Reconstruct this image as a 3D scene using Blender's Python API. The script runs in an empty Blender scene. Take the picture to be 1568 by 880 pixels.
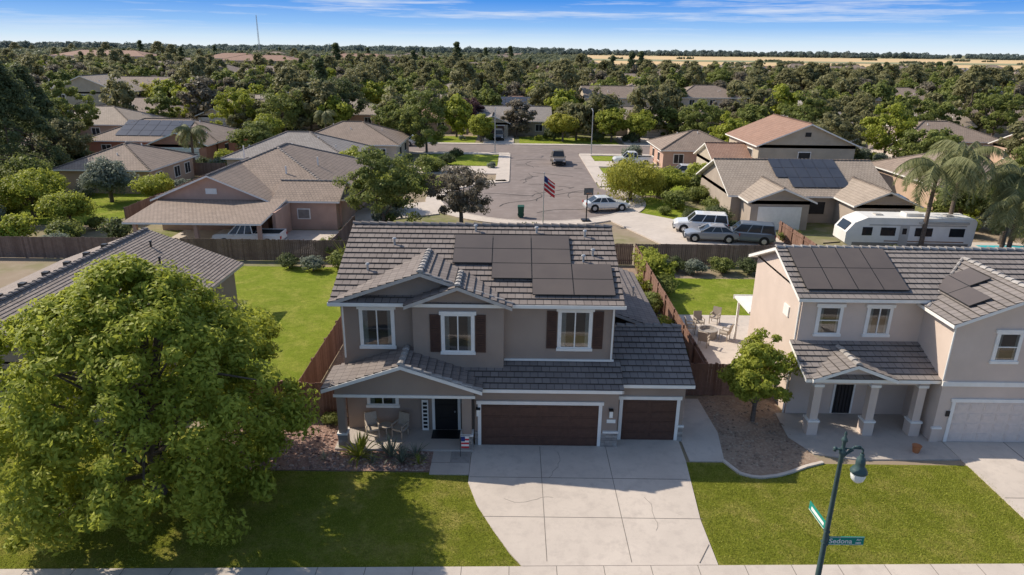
import bpy, math, random
import numpy as np
from mathutils import Vector, Matrix
random.seed(11)
S=bpy.context.scene
COL=S.collection
R_=math.radians

# ------------------------------------------------------------ materials
def nt(name):
    m=bpy.data.materials.new(name); m.use_nodes=True
    t=m.node_tree; b=t.nodes['Principled BSDF']
    return m,t,b
def rgba(c): return (c[0],c[1],c[2],1)
def N(t,typ,**kw):
    n=t.nodes.new(typ)
    for k,v in kw.items(): setattr(n,k,v)
    return n
def mixc(t,fac,a,b,blend='MIX'):
    n=N(t,'ShaderNodeMix',data_type='RGBA',blend_type=blend)
    for s,v in ((n.inputs[0],fac),(n.inputs[6],a),(n.inputs[7],b)):
        if isinstance(v,(int,float)): s.default_value=v
        elif isinstance(v,tuple): s.default_value=rgba(v)
        else: t.links.new(v,s)
    return n.outputs[2]
def noise(t,scale,detail=4,rough=.6,vec=None):
    n=N(t,'ShaderNodeTexNoise'); n.inputs['Scale'].default_value=scale
    n.inputs['Detail'].default_value=detail; n.inputs['Roughness'].default_value=rough
    if vec is None:
        tc=t.nodes.get('TC') or N(t,'ShaderNodeTexCoord',name='TC'); vec=tc.outputs['Object']
    t.links.new(vec,n.inputs['Vector']); return n.outputs['Fac']
def maprange(t,v,a,b,c=0,d=1):
    n=N(t,'ShaderNodeMapRange'); t.links.new(v,n.inputs[0])
    for i,x in zip((1,2,3,4),(a,b,c,d)): n.inputs[i].default_value=x
    return n.outputs[0]
def bump(t,b,h,strength,dist=.02):
    n=N(t,'ShaderNodeBump'); n.inputs['Strength'].default_value=strength; n.inputs['Distance'].default_value=dist
    t.links.new(h,n.inputs['Height']); t.links.new(n.outputs[0],b.inputs['Normal'])
def surf(name,c1,c2=None,s1=1.5,rough=.85,s2=None,c3=None,bs=None,bstr=.3,metal=0,spec=.3,bd=.02):
    m,t,b=nt(name); b.inputs['Roughness'].default_value=rough; b.inputs['Metallic'].default_value=metal
    b.inputs['Specular IOR Level'].default_value=spec
    if c2 is None: c2=tuple(x*.85 for x in c1)
    col=mixc(t,maprange(t,noise(t,s1),.35,.65),c1,c2)
    if c3 is not None: col=mixc(t,maprange(t,noise(t,s2,3),.45,.72),col,c3)
    t.links.new(col,b.inputs['Base Color'])
    if bs: bump(t,b,noise(t,bs,3),bstr,bd)
    return m
def concrete(name,c1,c2,c3,dirt_):
    m,t,b=nt(name); b.inputs['Roughness'].default_value=.9; b.inputs['Specular IOR Level'].default_value=.25
    col=mixc(t,maprange(t,noise(t,.35,5),.35,.65),c1,c2)
    col=mixc(t,maprange(t,noise(t,1.9,6,.7),.48,.72,0,.9),col,c3)
    col=mixc(t,maprange(t,noise(t,.9,7,.75),.60,.72,0,.55),col,dirt_)
    col=mixc(t,maprange(t,noise(t,28,3,.8),.5,.75,0,.25),col,dirt_)
    t.links.new(col,b.inputs['Base Color']); bump(t,b,noise(t,45,3),.12); return m
def island(name,c1,c2,rough=.85,ns=5):
    m,t,b=nt(name); b.inputs['Roughness'].default_value=rough
    g=N(t,'ShaderNodeNewGeometry'); col=mixc(t,g.outputs['Random Per Island'],c1,c2)
    col=mixc(t,maprange(t,noise(t,ns),.4,.8,0,.5),col,tuple(x*.5 for x in c1))
    t.links.new(col,b.inputs['Base Color']); return m
def tile(name,c1,c2,mort,w=.33,h=.36,rough=.8,ms=.014):
    m,t,b=nt(name); b.inputs['Roughness'].default_value=rough; b.inputs['Specular IOR Level'].default_value=.3
    uv=N(t,'ShaderNodeUVMap'); br=N(t,'ShaderNodeTexBrick')
    t.links.new(uv.outputs[0],br.inputs['Vector'])
    br.inputs['Scale'].default_value=1; br.inputs['Brick Width'].default_value=w; br.inputs['Row Height'].default_value=h
    br.inputs['Mortar Size'].default_value=ms; br.inputs['Mortar Smooth'].default_value=.2
    br.inputs['Color1'].default_value=rgba(c1); br.inputs['Color2'].default_value=rgba(c2); br.inputs['Mortar'].default_value=rgba(mort)
    col=mixc(t,maprange(t,noise(t,.6,5),.35,.75,0,.45),br.outputs['Color'],tuple(x*1.35 for x in c1))
    col=mixc(t,maprange(t,noise(t,9,3),.5,.8,0,.5),col,tuple(x*.65 for x in c2))
    t.links.new(col,b.inputs['Base Color'])
    inv=maprange(t,br.outputs['Fac'],0,1,1,0); bump(t,b,inv,.6,.02)
    return m
def leafmat(name,dark,light,trans=.4,rough=.55):
    m,t,b=nt(name); out=t.nodes['Material Output']
    a=N(t,'ShaderNodeAttribute',attribute_name='tint')
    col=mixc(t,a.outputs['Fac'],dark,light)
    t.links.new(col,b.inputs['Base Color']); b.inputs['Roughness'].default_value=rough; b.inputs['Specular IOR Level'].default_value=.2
    tr=N(t,'ShaderNodeBsdfTranslucent'); 
    c2=mixc(t,.5,col,tuple(min(1,x*1.3) for x in light)); t.links.new(c2,tr.inputs['Color'])
    mx=N(t,'ShaderNodeMixShader'); mx.inputs[0].default_value=trans
    t.links.new(b.outputs[0],mx.inputs[1]); t.links.new(tr.outputs[0],mx.inputs[2]); t.links.new(mx.outputs[0],out.inputs['Surface'])
    return m
def glassmat():
    m,t,b=nt('window_glass'); out=t.nodes['Material Output']
    tr=N(t,'ShaderNodeBsdfTransparent'); gl=N(t,'ShaderNodeBsdfGlossy'); gl.inputs['Roughness'].default_value=.03
    tr.inputs[0].default_value=(.62,.68,.7,1)
    fr=N(t,'ShaderNodeFresnel'); fr.inputs[0].default_value=1.6
    mx=N(t,'ShaderNodeMixShader'); f=maprange(t,fr.outputs[0],0,1,.14,1); t.links.new(f,mx.inputs[0])
    t.links.new(tr.outputs[0],mx.inputs[1]); t.links.new(gl.outputs[0],mx.inputs[2]); t.links.new(mx.outputs[0],out.inputs['Surface'])
    return m

M={}
M['wall']=surf('taupe_stucco',(.335,.262,.215),(.295,.23,.19),.8,.95,s2=.35,c3=(.355,.285,.235),bs=60,bstr=.25)
M['wall2']=surf('beige_stucco',(.66,.54,.46),(.60,.49,.415),.7,.95,bs=60,bstr=.2)
M['white']=surf('white_trim',(.86,.83,.78),(.80,.77,.72),3,.6)
M['fascia']=surf('fascia_paint',(.52,.48,.44),(.46,.425,.39),3,.6)
M['tile']=tile('roof_tile',(.20,.168,.152),(.275,.235,.21),(.045,.038,.035))
M['tile2']=tile('roof_tile_gray',(.225,.198,.18),(.29,.255,.235),(.07,.062,.058))
M['tilebrown']=tile('roof_tile_brown',(.28,.215,.17),(.35,.27,.215),(.11,.09,.075),ms=.02)
M['tiletan']=tile('roof_tile_tan',(.35,.285,.225),(.42,.345,.275),(.15,.12,.10),ms=.02)
M['tilered']=tile('roof_tile_red',(.32,.19,.135),(.39,.245,.18),(.14,.09,.07),ms=.02)
M['tilegray']=tile('roof_tile_light_gray',(.29,.26,.235),(.36,.325,.295),(.13,.11,.10),ms=.02)
M['shingle']=tile('roof_shingle',(.25,.205,.175),(.36,.30,.26),(.13,.105,.09),w=.3,h=.2,ms=.01)
M['cap']=island('ridge_tile',(.28,.255,.235),(.46,.43,.40))
M['capd']=island('ridge_tile_dark',(.19,.162,.148),(.30,.262,.235))
M['dark']=surf('interior_dark',(.03,.03,.03),(.045,.04,.04),2,.9)
M['curtain']=surf('curtain',(.62,.59,.53),(.5,.48,.44),8,.9)
M['glass']=glassmat()
M['shutter']=surf('brown_shutter',(.085,.045,.033),(.065,.035,.028),4,.6)
M['gdoor']=surf('brown_garage_door',(.11,.058,.042),(.085,.045,.034),6,.5,bs=30,bstr=.1)
M['gdoor2']=surf('cream_garage_door',(.72,.62,.55),(.66,.57,.51),6,.6)
M['stone']=island('stone_veneer',(.26,.23,.21),(.43,.39,.35))
M['solar']=surf('solar_cell',(.145,.118,.10),(.12,.098,.085),.5,.3,spec=.5)
M['solarb']=surf('solar_cell_dark',(.06,.065,.08),(.045,.05,.065),.5,.2,spec=.6)
M['solframe']=surf('solar_frame',(.035,.035,.035),None,3,.4)
M['metal']=surf('galvanized_metal',(.5,.5,.5),(.4,.4,.4),5,.45,metal=.4)
M['black']=surf('black_paint',(.018,.018,.02),None,5,.45)
M['conc']=concrete('concrete',(.64,.56,.485),(.56,.49,.425),(.50,.435,.38),(.38,.33,.285))
M['conc2']=concrete('old_concrete',(.54,.475,.415),(.47,.415,.365),(.42,.37,.33),(.32,.28,.25))
M['joint']=surf('joint',(.22,.195,.17),None,3,.9)
M['asph']=surf('asphalt',(.255,.208,.187),(.205,.17,.155),.12,.92,s2=.8,c3=(.28,.235,.215),bs=20,bstr=.1)
M['road']=surf('road_asphalt',(.11,.10,.095),(.09,.085,.08),.3,.92)
M['mulch']=surf('mulch',(.36,.215,.17),(.22,.135,.105),2.5,.97,s2=14,c3=(.50,.36,.30),bs=18,bstr=1,bd=.06)
M['dirt']=surf('dirt',(.34,.245,.18),(.245,.175,.13),1.2,.97,s2=9,c3=(.43,.34,.26),bs=25,bstr=.6,bd=.03)
M['bark']=surf('bark',(.18,.14,.11),(.11,.085,.07),8,.95,bs=15,bstr=.8)
M['fence']=island('redwood_fence',(.17,.088,.06),(.28,.165,.12))
M['fenced']=island('weathered_fence',(.15,.10,.078),(.24,.17,.135))
M['green']=surf('green_paint',(.01,.26,.19),(.01,.23,.17),5,.45)
M['lampg']=surf('lamp_paint',(.06,.10,.10),(.045,.08,.08),5,.4)
M['lglass']=surf('lamp_glass',(.85,.85,.8),(.8,.8,.75),5,.2,spec=.5)
M['red']=surf('flag_red',(.60,.04,.05),None,5,.8)
M['blue']=surf('flag_blue',(.03,.05,.2),None,5,.8)
M['rust']=surf('plant_pot',(.45,.18,.08),None,5,.7)
M['wicker']=surf('wicker',(.50,.43,.35),(.36,.30,.24),40,.8)
M['water']=surf('pool_water',(.08,.60,.66),(.06,.52,.60),.6,.1,spec=.5)
def lawn(name,a,b,c):
    m,t,bs=nt(name); bs.inputs['Roughness'].default_value=.95; bs.inputs['Specular IOR Level'].default_value=.1
    col=mixc(t,maprange(t,noise(t,.30,5,.65),.38,.62),a,b)
    col=mixc(t,maprange(t,noise(t,.6,7,.74),.47,.64,0,.9),col,c)
    col=mixc(t,maprange(t,noise(t,2.6,5,.75),.46,.72,0,.75),col,tuple(x*.58 for x in a))
    col=mixc(t,maprange(t,noise(t,15,4,.8),.40,.66,0,.65),col,tuple(x*.5 for x in a))
    t.links.new(col,bs.inputs['Base Color']); bump(t,bs,noise(t,20,4,.8),1,.08); return m
M['lawn']=lawn('lawn_grass',(.225,.255,.028),(.30,.325,.042),(.46,.385,.115))
M['lawnb']=lawn('bright_lawn_grass',(.24,.31,.03),(.30,.36,.04),(.42,.41,.09))
def groundmat():
    m,t,b=nt('ground_soil'); b.inputs['Roughness'].default_value=.97; b.inputs['Specular IOR Level'].default_value=.1
    c=mixc(t,maprange(t,noise(t,.06,5),.42,.58),(.32,.25,.18),(.17,.19,.06))
    c=mixc(t,maprange(t,noise(t,.9,5),.45,.7,0,.6),c,(.38,.31,.23))
    c=mixc(t,maprange(t,noise(t,.004,3),.45,.6,0,.5),c,(.22,.24,.11))
    t.links.new(c,b.inputs['Base Color']); return m
M['ground']=groundmat()
M['field']=surf('dry_field',(.72,.50,.25),(.60,.43,.23),.004,.98,s2=.01,c3=(.56,.44,.26))
M['fieldg']=surf('green_field',(.25,.28,.15),(.32,.30,.17),.004,.98)
LF={}
LF['near']=leafmat('ash_leaves',(.12,.18,.02),(.50,.52,.08),.42)
LF['a']=leafmat('green_leaves',(.095,.125,.035),(.27,.30,.08))
LF['b']=leafmat('bright_leaves',(.15,.195,.025),(.42,.44,.07))
LF['c']=leafmat('olive_leaves',(.125,.13,.06),(.32,.30,.14))
LF['d']=leafmat('dark_leaves',(.06,.08,.035),(.16,.19,.08))
LF['p']=leafmat('purple_leaves',(.06,.03,.04),(.14,.08,.08))
LF['g']=leafmat('gray_leaves',(.14,.17,.13),(.28,.31,.24))
LF['y']=leafmat('yellow_leaves',(.20,.22,.03),(.48,.45,.08))
LF['w']=leafmat('dusky_leaves',(.12,.105,.075),(.30,.26,.19))
LF['haze']=leafmat('hazed_distant_leaves',(.13,.155,.095),(.24,.255,.15))  # aerial haze painted into the leaf colour, muted for distant groves
LF['haze2']=leafmat('hazed_far_leaves',(.15,.19,.175),(.21,.25,.22))  # stronger bluish haze painted into the leaf colour near the horizon
LF['palm']=leafmat('palm_leaves',(.13,.15,.06),(.35,.35,.17))
LF['grass']=leafmat('grass_blades',(.18,.22,.02),(.42,.42,.08),.3)

# ------------------------------------------------------------ mesh builder
class MB:
    def __init__(s): s.v=[];s.f=[];s.m=[];s.uv=[]
    def poly(s,pts,m=0,uv=None):
        i=len(s.v); s.v+= [tuple(p) for p in pts]; s.f.append(tuple(range(i,i+len(pts)))); s.m.append(m)
        s.uv.append(uv if uv else [(0,0)]*len(pts))
    def box(s,x0,x1,y0,y1,z0,z1,m=0):
        a=[(x0,y0,z0),(x1,y0,z0),(x1,y1,z0),(x0,y1,z0),(x0,y0,z1),(x1,y0,z1),(x1,y1,z1),(x0,y1,z1)]
        s.hexa(a,m)
    def hexa(s,a,m=0):
        i=len(s.v); s.v+=[tuple(p) for p in a]
        for q in ((0,3,2,1),(4,5,6,7),(0,1,5,4),(1,2,6,5),(2,3,7,6),(3,0,4,7)):
            s.f.append(tuple(i+k for k in q)); s.m.append(m); s.uv.append([(0,0)]*4)
    def seg(s,p0,p1,th,z0,z1,m=0):
        d=Vector((p1[0]-p0[0],p1[1]-p0[1],0)); d.normalize(); n=Vector((-d.y,d.x,0))*th/2
        a=[(p0[0]-n.x,p0[1]-n.y),(p1[0]-n.x,p1[1]-n.y),(p1[0]+n.x,p1[1]+n.y),(p0[0]+n.x,p0[1]+n.y)]
        s.hexa([(*q,z0) for q in a]+[(*q,z1) for q in a],m)
    def cyl(s,p0,p1,r0,r1=None,n=10,m=0,cap=True):
        if r1 is None: r1=r0
        p0=Vector(p0);p1=Vector(p1); d=(p1-p0)
        if d.length<1e-6: return
        d.normalize(); u=d.orthogonal().normalized(); w=d.cross(u)
        i=len(s.v)
        for p,r in ((p0,r0),(p1,r1)):
            for k in range(n):
                a=2*math.pi*k/n; s.v.append(tuple(p+u*math.cos(a)*r+w*math.sin(a)*r))
        for k in range(n):
            j=(k+1)%n; s.f.append((i+k,i+j,i+n+j,i+n+k)); s.m.append(m); s.uv.append([(0,0)]*4)
        if cap:
            s.f.append(tuple(i+k for k in range(n-1,-1,-1))); s.m.append(m); s.uv.append([(0,0)]*n)
            s.f.append(tuple(i+n+k for k in range(n))); s.m.append(m); s.uv.append([(0,0)]*n)
    def prism(s,pts,z0,z1,m=0):
        n=len(pts); s.poly([(p[0],p[1],z1) for p in pts],m)
        for k in range(n):
            a=pts[k];b=pts[(k+1)%n]; s.poly([(a[0],a[1],z0),(b[0],b[1],z0),(b[0],b[1],z1),(a[0],a[1],z1)],m)
    def lathe(s,c,prof,n=14,m=0):
        i=len(s.v)
        for r,z in prof:
            for k in range(n):
                a=2*math.pi*k/n; s.v.append((c[0]+r*math.cos(a),c[1]+r*math.sin(a),c[2]+z))
        for j in range(len(prof)-1):
            for k in range(n):
                l=(k+1)%n; s.f.append((i+j*n+k,i+j*n+l,i+(j+1)*n+l,i+(j+1)*n+k)); s.m.append(m); s.uv.append([(0,0)]*4)
    def ring(s,cx,cy,r0,r1,a0,a1,z0,z1,m=0,n=48):
        for k in range(n):
            a=R_(a0+(a1-a0)*k/n); b=R_(a0+(a1-a0)*(k+1)/n)
            q=[(cx+r0*math.cos(a),cy+r0*math.sin(a)),(cx+r1*math.cos(a),cy+r1*math.sin(a)),(cx+r1*math.cos(b),cy+r1*math.sin(b)),(cx+r0*math.cos(b),cy+r0*math.sin(b))]
            s.poly([(*p,z1) for p in q],m)
            s.poly([(*q[0],z0),(*q[0],z1),(*q[3],z1),(*q[3],z0)],m); s.poly([(*q[1],z0),(*q[2],z0),(*q[2],z1),(*q[1],z1)],m)
    def mesh(s,name,mats,smooth=False):
        me=bpy.data.meshes.new(name); me.from_pydata(s.v,[],s.f)
        for q in mats: me.materials.append(q)
        me.polygons.foreach_set('material_index',s.m)
        uv=me.uv_layers.new(name='UVMap'); flat=[c for f in s.uv for p in f for c in p]
        uv.data.foreach_set('uv',flat)
        if smooth: me.polygons.foreach_set('use_smooth',[True]*len(s.f))
        me.update(); return me
    def obj(s,name,mats,parent=None,loc=(0,0,0),rot=0,smooth=False):
        return place(name,s.mesh(name,mats,smooth),loc,rot,1,parent)
def place(name,me,loc=(0,0,0),rot=0,sc=1,parent=None):
    o=bpy.data.objects.new(name,me); COL.objects.link(o); o.location=loc; o.rotation_euler=(0,0,rot)
    o.scale=(sc,sc,sc) if isinstance(sc,(int,float)) else sc
    if parent: o.parent=parent
    return o
def empty(name,loc=(0,0,0),rot=0):
    o=bpy.data.objects.new(name,None); COL.objects.link(o); o.location=loc; o.rotation_euler=(0,0,rot); o.empty_display_size=.2; return o

# ------------------------------------------------------------ roofs
def lerp(a,b,t): return tuple(a[i]+(b[i]-a[i])*t for i in range(3))
def slope(mb,e0,e1,t1,t0,mr=1,mt=2,fine=False,th=.15,course=.36,lf=.05):
    E0,E1,T0,T1=map(Vector,(e0,e1,t0,t1)); ud=(E1-E0).normalized()
    nrm=ud.cross(((T0+T1)/2-(E0+E1)/2)).normalized()
    vd=nrm.cross(ud); L=((T0-E0).dot(vd)+(T1-E1).dot(vd))/2
    U=lambda p:(Vector(p)-E0).dot(ud)
    if fine:
        n=max(1,round(L/course)); lift=nrm*lf
        for i in range(n):
            a=lerp(e0,t0,i/n);b=lerp(e1,t1,i/n);c=lerp(e1,t1,(i+1)/n);d=lerp(e0,t0,(i+1)/n)
            a2=Vector(a)+lift;b2=Vector(b)+lift
            mb.poly([a2,b2,c,d],mr,[(U(a),i*course),(U(b),i*course),(U(c),(i+1)*course-.001),(U(d),(i+1)*course-.001)])
            mb.poly([a,b,b2,a2],mr,[(U(a),i*course+.0),(U(b),i*course+.0),(U(b),i*course+.002),(U(a),i*course+.002)])
            mb.poly([a,a2,d],mr); mb.poly([b,c,b2],mr)
    else:
        mb.poly([e0,e1,t1,t0],mr,[(U(e0),0),(U(e1),0),(U(t1),L),(U(t0),L)])
    dn=lambda p,k=th:(p[0],p[1],p[2]-k)
    g=.003
    q=[dn(e0,g),dn(e1,g),dn(t1,g),dn(t0,g)]
    for i in range(4):
        a=q[i];b=q[(i+1)%4]
        if (Vector(a)-Vector(b)).length>1e-3: mb.poly([dn(a),dn(b),b,a],mt)
    mb.poly([dn(p) for p in reversed(q)],mt)
def caps(mb,p0,p1,m=3,r=.13):
    p0=Vector(p0);p1=Vector(p1); L=(p1-p0).length; n=max(1,int(L/.4)); d=(p1-p0)/n; dn=d.normalized()
    side=dn.cross(Vector((0,0,1))).normalized(); up=side.cross(dn)
    for i in range(n):
        a=p0+d*i; b=a+d*1.08
        ra=[]; 
        for p,rr,h in ((a,r*1.15,.045),(b,r,.0)):
            ra.append([p+side*math.cos(t)*rr+up*(math.sin(t)*rr*.75+h-.03) for t in [R_(x) for x in (0,45,90,135,180)]])
        for k in range(4): mb.poly([ra[0][k],ra[1][k],ra[1][k+1],ra[0][k+1]],m)
        mb.poly(ra[0],m)
def gable(mb,x0,x1,y0,y1,ze,sl,axis='x',oh=.4,mr=1,mt=2,mw=0,fine=False,inf=True,cap=3,capon=True):
    X0,X1,Y0,Y1=x0-oh,x1+oh,y0-oh,y1+oh
    if axis=='x':
        ym=(Y0+Y1)/2; zr=ze+sl*(Y1-Y0)/2
        slope(mb,(X0,Y0,ze),(X1,Y0,ze),(X1,ym,zr),(X0,ym,zr),mr,mt,fine)
        slope(mb,(X1,Y1,ze),(X0,Y1,ze),(X0,ym,zr),(X1,ym,zr),mr,mt,fine)
        zw=ze+sl*oh-.1
        if inf:
            for x in (x0,x1): mb.poly([(x,y0,zw-.4),(x,y1,zw-.4),(x,y1,zw),(x,ym,zr-.1),(x,y0,zw)],mw)
        if capon: caps(mb,(X0,ym,zr),(X1,ym,zr),cap)
    else:
        xm=(X0+X1)/2; zr=ze+sl*(X1-X0)/2
        slope(mb,(X0,Y1,ze),(X0,Y0,ze),(xm,Y0,zr),(xm,Y1,zr),mr,mt,fine)
        slope(mb,(X1,Y0,ze),(X1,Y1,ze),(xm,Y1,zr),(xm,Y0,zr),mr,mt,fine)
        zw=ze+sl*oh-.1
        if inf:
            for y in (y0,y1): mb.poly([(x0,y,zw-.4),(x1,y,zw-.4),(x1,y,zw),(xm,y,zr-.1),(x0,y,zw)],mw)
        if capon: caps(mb,(xm,Y0,zr),(xm,Y1,zr),cap)
    return zr
def hip(mb,x0,x1,y0,y1,ze,sl,oh=.4,mr=1,mt=2,fine=False,cap=3):
    X0,X1,Y0,Y1=x0-oh,x1+oh,y0-oh,y1+oh; w=X1-X0; d=Y1-Y0
    if w>=d:
        h=d/2; zr=ze+sl*h; ym=(Y0+Y1)/2; a=(X0+h,ym,zr); b=(X1-h,ym,zr)
        slope(mb,(X0,Y0,ze),(X1,Y0,ze),b,a,mr,mt,fine); slope(mb,(X1,Y1,ze),(X0,Y1,ze),a,b,mr,mt,fine)
        slope(mb,(X0,Y1,ze),(X0,Y0,ze),a,a,mr,mt,fine); slope(mb,(X1,Y0,ze),(X1,Y1,ze),b,b,mr,mt,fine)
        cs=[((X0,Y0,ze),a),((X0,Y1,ze),a),((X1,Y0,ze),b),((X1,Y1,ze),b),(a,b)]
    else:
        h=w/2; zr=ze+sl*h; xm=(X0+X1)/2; a=(xm,Y0+h,zr); b=(xm,Y1-h,zr)
        slope(mb,(X0,Y1,ze),(X0,Y0,ze),a,b,mr,mt,fine); slope(mb,(X1,Y0,ze),(X1,Y1,ze),b,a,mr,mt,fine)
        slope(mb,(X0,Y0,ze),(X1,Y0,ze),a,a,mr,mt,fine); slope(mb,(X1,Y1,ze),(X0,Y1,ze),b,b,mr,mt,fine)
        cs=[((X0,Y0,ze),a),((X1,Y0,ze),a),((X0,Y1,ze),b),((X1,Y1,ze),b),(a,b)]
    for p,q in cs:
        if (Vector(p)-Vector(q)).length>.5: caps(mb,p,q,cap)
    return zr
WM=[M['dark'],M['glass'],M['white'],M['curtain'],M['shutter']]
def win(mb,x0,x1,z0,z1,y,shut=False,vert=True,trim=.1):
    mb.poly([(x0,y-.004,z0),(x1,y-.004,z0),(x1,y-.004,z1),(x0,y-.004,z1)],0)
    w=x1-x0
    for a,b in ((x0,x0+w*.2),(x1-w*.16,x1)):
        n=6
        for k in range(n):
            u=a+(b-a)*k/n; v=a+(b-a)*(k+1)/n; dy=.012 if k%2 else .02
            mb.poly([(u,y-.012,z0),(v,y-dy,z0),(v,y-dy,z1),(u,y-.012,z1)],3)
    mb.poly([(x0,y-.03,z0),(x1,y-.03,z0),(x1,y-.03,z1),(x0,y-.03,z1)],1)
    f=.05
    mb.box(x0,x0+f,y-.06,y,z0,z1,2);mb.box(x1-f,x1,y-.06,y,z0,z1,2);mb.box(x0+f,x1-f,y-.06,y,z0,z0+f,2);mb.box(x0+f,x1-f,y-.06,y,z1-f,z1,2)
    if vert: mb.box((x0+x1)/2-.025,(x0+x1)/2+.025,y-.055,y,z0+f,z1-f,2)
    else: mb.box(x0+f,x1-f,y-.055,y,(z0+z1)/2-.02,(z0+z1)/2+.02,2)
    T=trim
    mb.box(x0-T,x0,y-.05,y,z0,z1,2);mb.box(x1,x1+T,y-.05,y,z0,z1,2)
    mb.box(x0-T-.07,x1+T+.07,y-.08,y,z1,z1+.15,2); mb.box(x0-T-.04,x1+T+.04,y-.1,y,z0-.12,z0,2)
    if shut:
        for a in (x0-T-.46,x1+T+.04):
            mb.box(a,a+.42,y-.045,y,z0-.03,z1,4)
            for k in range(18):
                z=z0+.08+k*(z1-z0-.16)/18
                if abs(k-9)>0: mb.box(a+.05,a+.37,y-.065,y-.045,z,z+.05,4)
def gdoor(mb,x0,x1,z0,z1,y,cols,rows=4,m=0,mt=1):
    mb.box(x0,x1,y-.02,y,z0,z1,m)
    ph=(z1-z0)/rows; pw=(x1-x0)/cols
    for r in range(rows):
        for c in range(cols):
            a=x0+c*pw+.06;b=x0+(c+1)*pw-.06;p=z0+r*ph+.07;q=z0+(r+1)*ph-.07
            mb.box(a,b,y-.035,y-.02,p,q,m); mb.box(a+.06,b-.06,y-.05,y-.035,p+.06,q-.06,m)
    mb.box(x0-.14,x0,y-.05,y,z0,z1,mt);mb.box(x1,x1+.14,y-.05,y,z0,z1,mt); mb.box(x0-.2,x1+.2,y-.07,y,z1,z1+.15,mt)
def panels(name,parent,o,ux,uv_,cells,pw,ph,mat):
    mb=MB(); ux=Vector(ux).normalized(); uy=Vector(uv_).normalized(); n=ux.cross(uy); o=Vector(o)
    for (i,j) in cells:
        a=o+ux*(i*pw)+uy*(j*ph)+n*.10
        g=.006
        P=[a+ux*g+uy*g,a+ux*(pw-g)+uy*g,a+ux*(pw-g)+uy*(ph-g),a+ux*g+uy*(ph-g)]
        mb.hexa(P+[p+n*.04 for p in P],1)
        g=.022
        P=[a+ux*g+uy*g+n*.044,a+ux*(pw-g)+uy*g+n*.044,a+ux*(pw-g)+uy*(ph-g)+n*.044,a+ux*g+uy*(ph-g)+n*.044]
        mb.poly(P,0)
    for (i,j) in cells:
        a=o+ux*(i*pw+pw*.5)+uy*(j*ph+ph*.5)
        mb.cyl(a,a+n*.1,.03,.03,5,1)
    return mb.obj(name,[mat,M['solframe']],parent)

# ------------------------------------------------------------ MAIN HOUSE
H=empty('stucco_house',(0,26,0))
def adopt(o,par):
    o.parent=par; o.matrix_parent_inverse=Matrix.Translation(par.location).inverted(); return o
w=MB()
w.box(-7.1,4.3,26.4,35.75,0,6.28)
w.box(-4.07,-.32,26.0,26.45,3.2,6.22)
w.box(-1.5,4.5,25.3,26.6,0,2.86)
w.box(4.28,7.4,25.85,31.8,0,2.92)
w.box(4.28,7.1,31.7,39.6,0,3.0)
for x in (-7.1,4.3): w.poly([(x,26.4,6.2),(x,35.75,6.2),(x,31.07,8.08)])
w.poly([(-7.1,26.398,6.2),(-.3,26.398,6.2),(-.3,26.398,6.26),(-3.7,26.398,7.38),(-7.1,26.398,6.26)])
w.poly([(-4.07,25.998,6.2),(-.32,25.998,6.2),(-2.18,25.998,6.98)])
w.poly([(7.4,25.85,2.9),(7.4,31.8,2.9),(7.4,28.7,4.1)])
w.poly([(-7.2,24.85,2.6),(-1.5,24.85,2.6),(-1.5,24.85,3.02),(-4.4,24.85,4.0),(-7.2,24.85,3.02)])
w.box(-7.2,-6.95,24.95,26.35,2.5,2.95)
w.box(-7.15,-6.85,24.87,25.2,.8,2.55); w.box(-2.0,-1.62,24.87,25.22,.8,2.55)
adopt(w.obj('walls',[M['wall']]),H)
r=MB(); RM=[M['wall'],M['tile'],M['fascia'],M['capd'],M['cap']]
slope(r,(-7.45,25.95,6.18),(4.61,25.95,6.18),(4.61,31.07,8.22),(-7.45,31.07,8.22),1,2,True)
slope(r,(4.61,36.2,6.18),(-7.45,36.2,6.18),(-7.45,31.07,8.22),(4.61,31.07,8.22),1,2,True)
caps(r,(-7.45,31.07,8.24),(4.61,31.07,8.24),3)
slope(r,(-7.46,29.2,6.2),(-7.46,25.92,6.2),(-3.7,25.92,7.51),(-3.7,29.3,7.51),1,2,True)
slope(r,(.05,25.92,6.2),(.05,29.2,6.2),(-3.7,29.3,7.51),(-3.7,25.92,7.51),1,2,True)
caps(r,(-3.7,25.92,7.53),(-3.7,29.2,7.53),4)
slope(r,(-4.36,27.5,6.2),(-4.36,25.6,6.2),(-2.18,25.6,7.05),(-2.18,27.9,7.05),1,2,True)
slope(r,(0.02,25.6,6.2),(0.02,27.5,6.2),(-2.18,27.9,7.05),(-2.18,25.6,7.05),1,2,True)
caps(r,(-2.18,25.6,7.07),(-2.18,27.6,7.07),4)
slope(r,(-3.0,24.9,2.9),(4.63,24.9,2.9),(4.63,26.42,3.48),(-3.0,26.42,3.48),1,2,True)
slope(r,(-7.63,26.6,3.0),(-7.63,24.5,3.0),(-4.4,24.5,4.1),(-4.4,26.6,4.1),1,2,True)
slope(r,(-1.15,24.5,3.0),(-1.15,26.42,3.0),(-4.4,26.42,4.1),(-4.4,24.5,4.1),1,2,True)
caps(r,(-4.4,24.5,4.12),(-4.4,26.4,4.12),4)
caps(r,(-1.15,24.56,3.03),(-4.4,24.56,4.13),4,.09); caps(r,(.05,25.98,6.23),(-3.7,25.98,7.54),4,.07)
slope(r,(4.35,25.45,2.9),(7.66,25.45,2.9),(7.66,28.7,4.2),(4.35,28.7,4.2),1,2,True)
slope(r,(7.66,31.95,2.9),(4.35,31.95,2.9),(4.35,28.7,4.2),(7.66,28.7,4.2),1,2,True)
caps(r,(4.35,28.7,4.22),(7.66,28.7,4.22),3)
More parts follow.
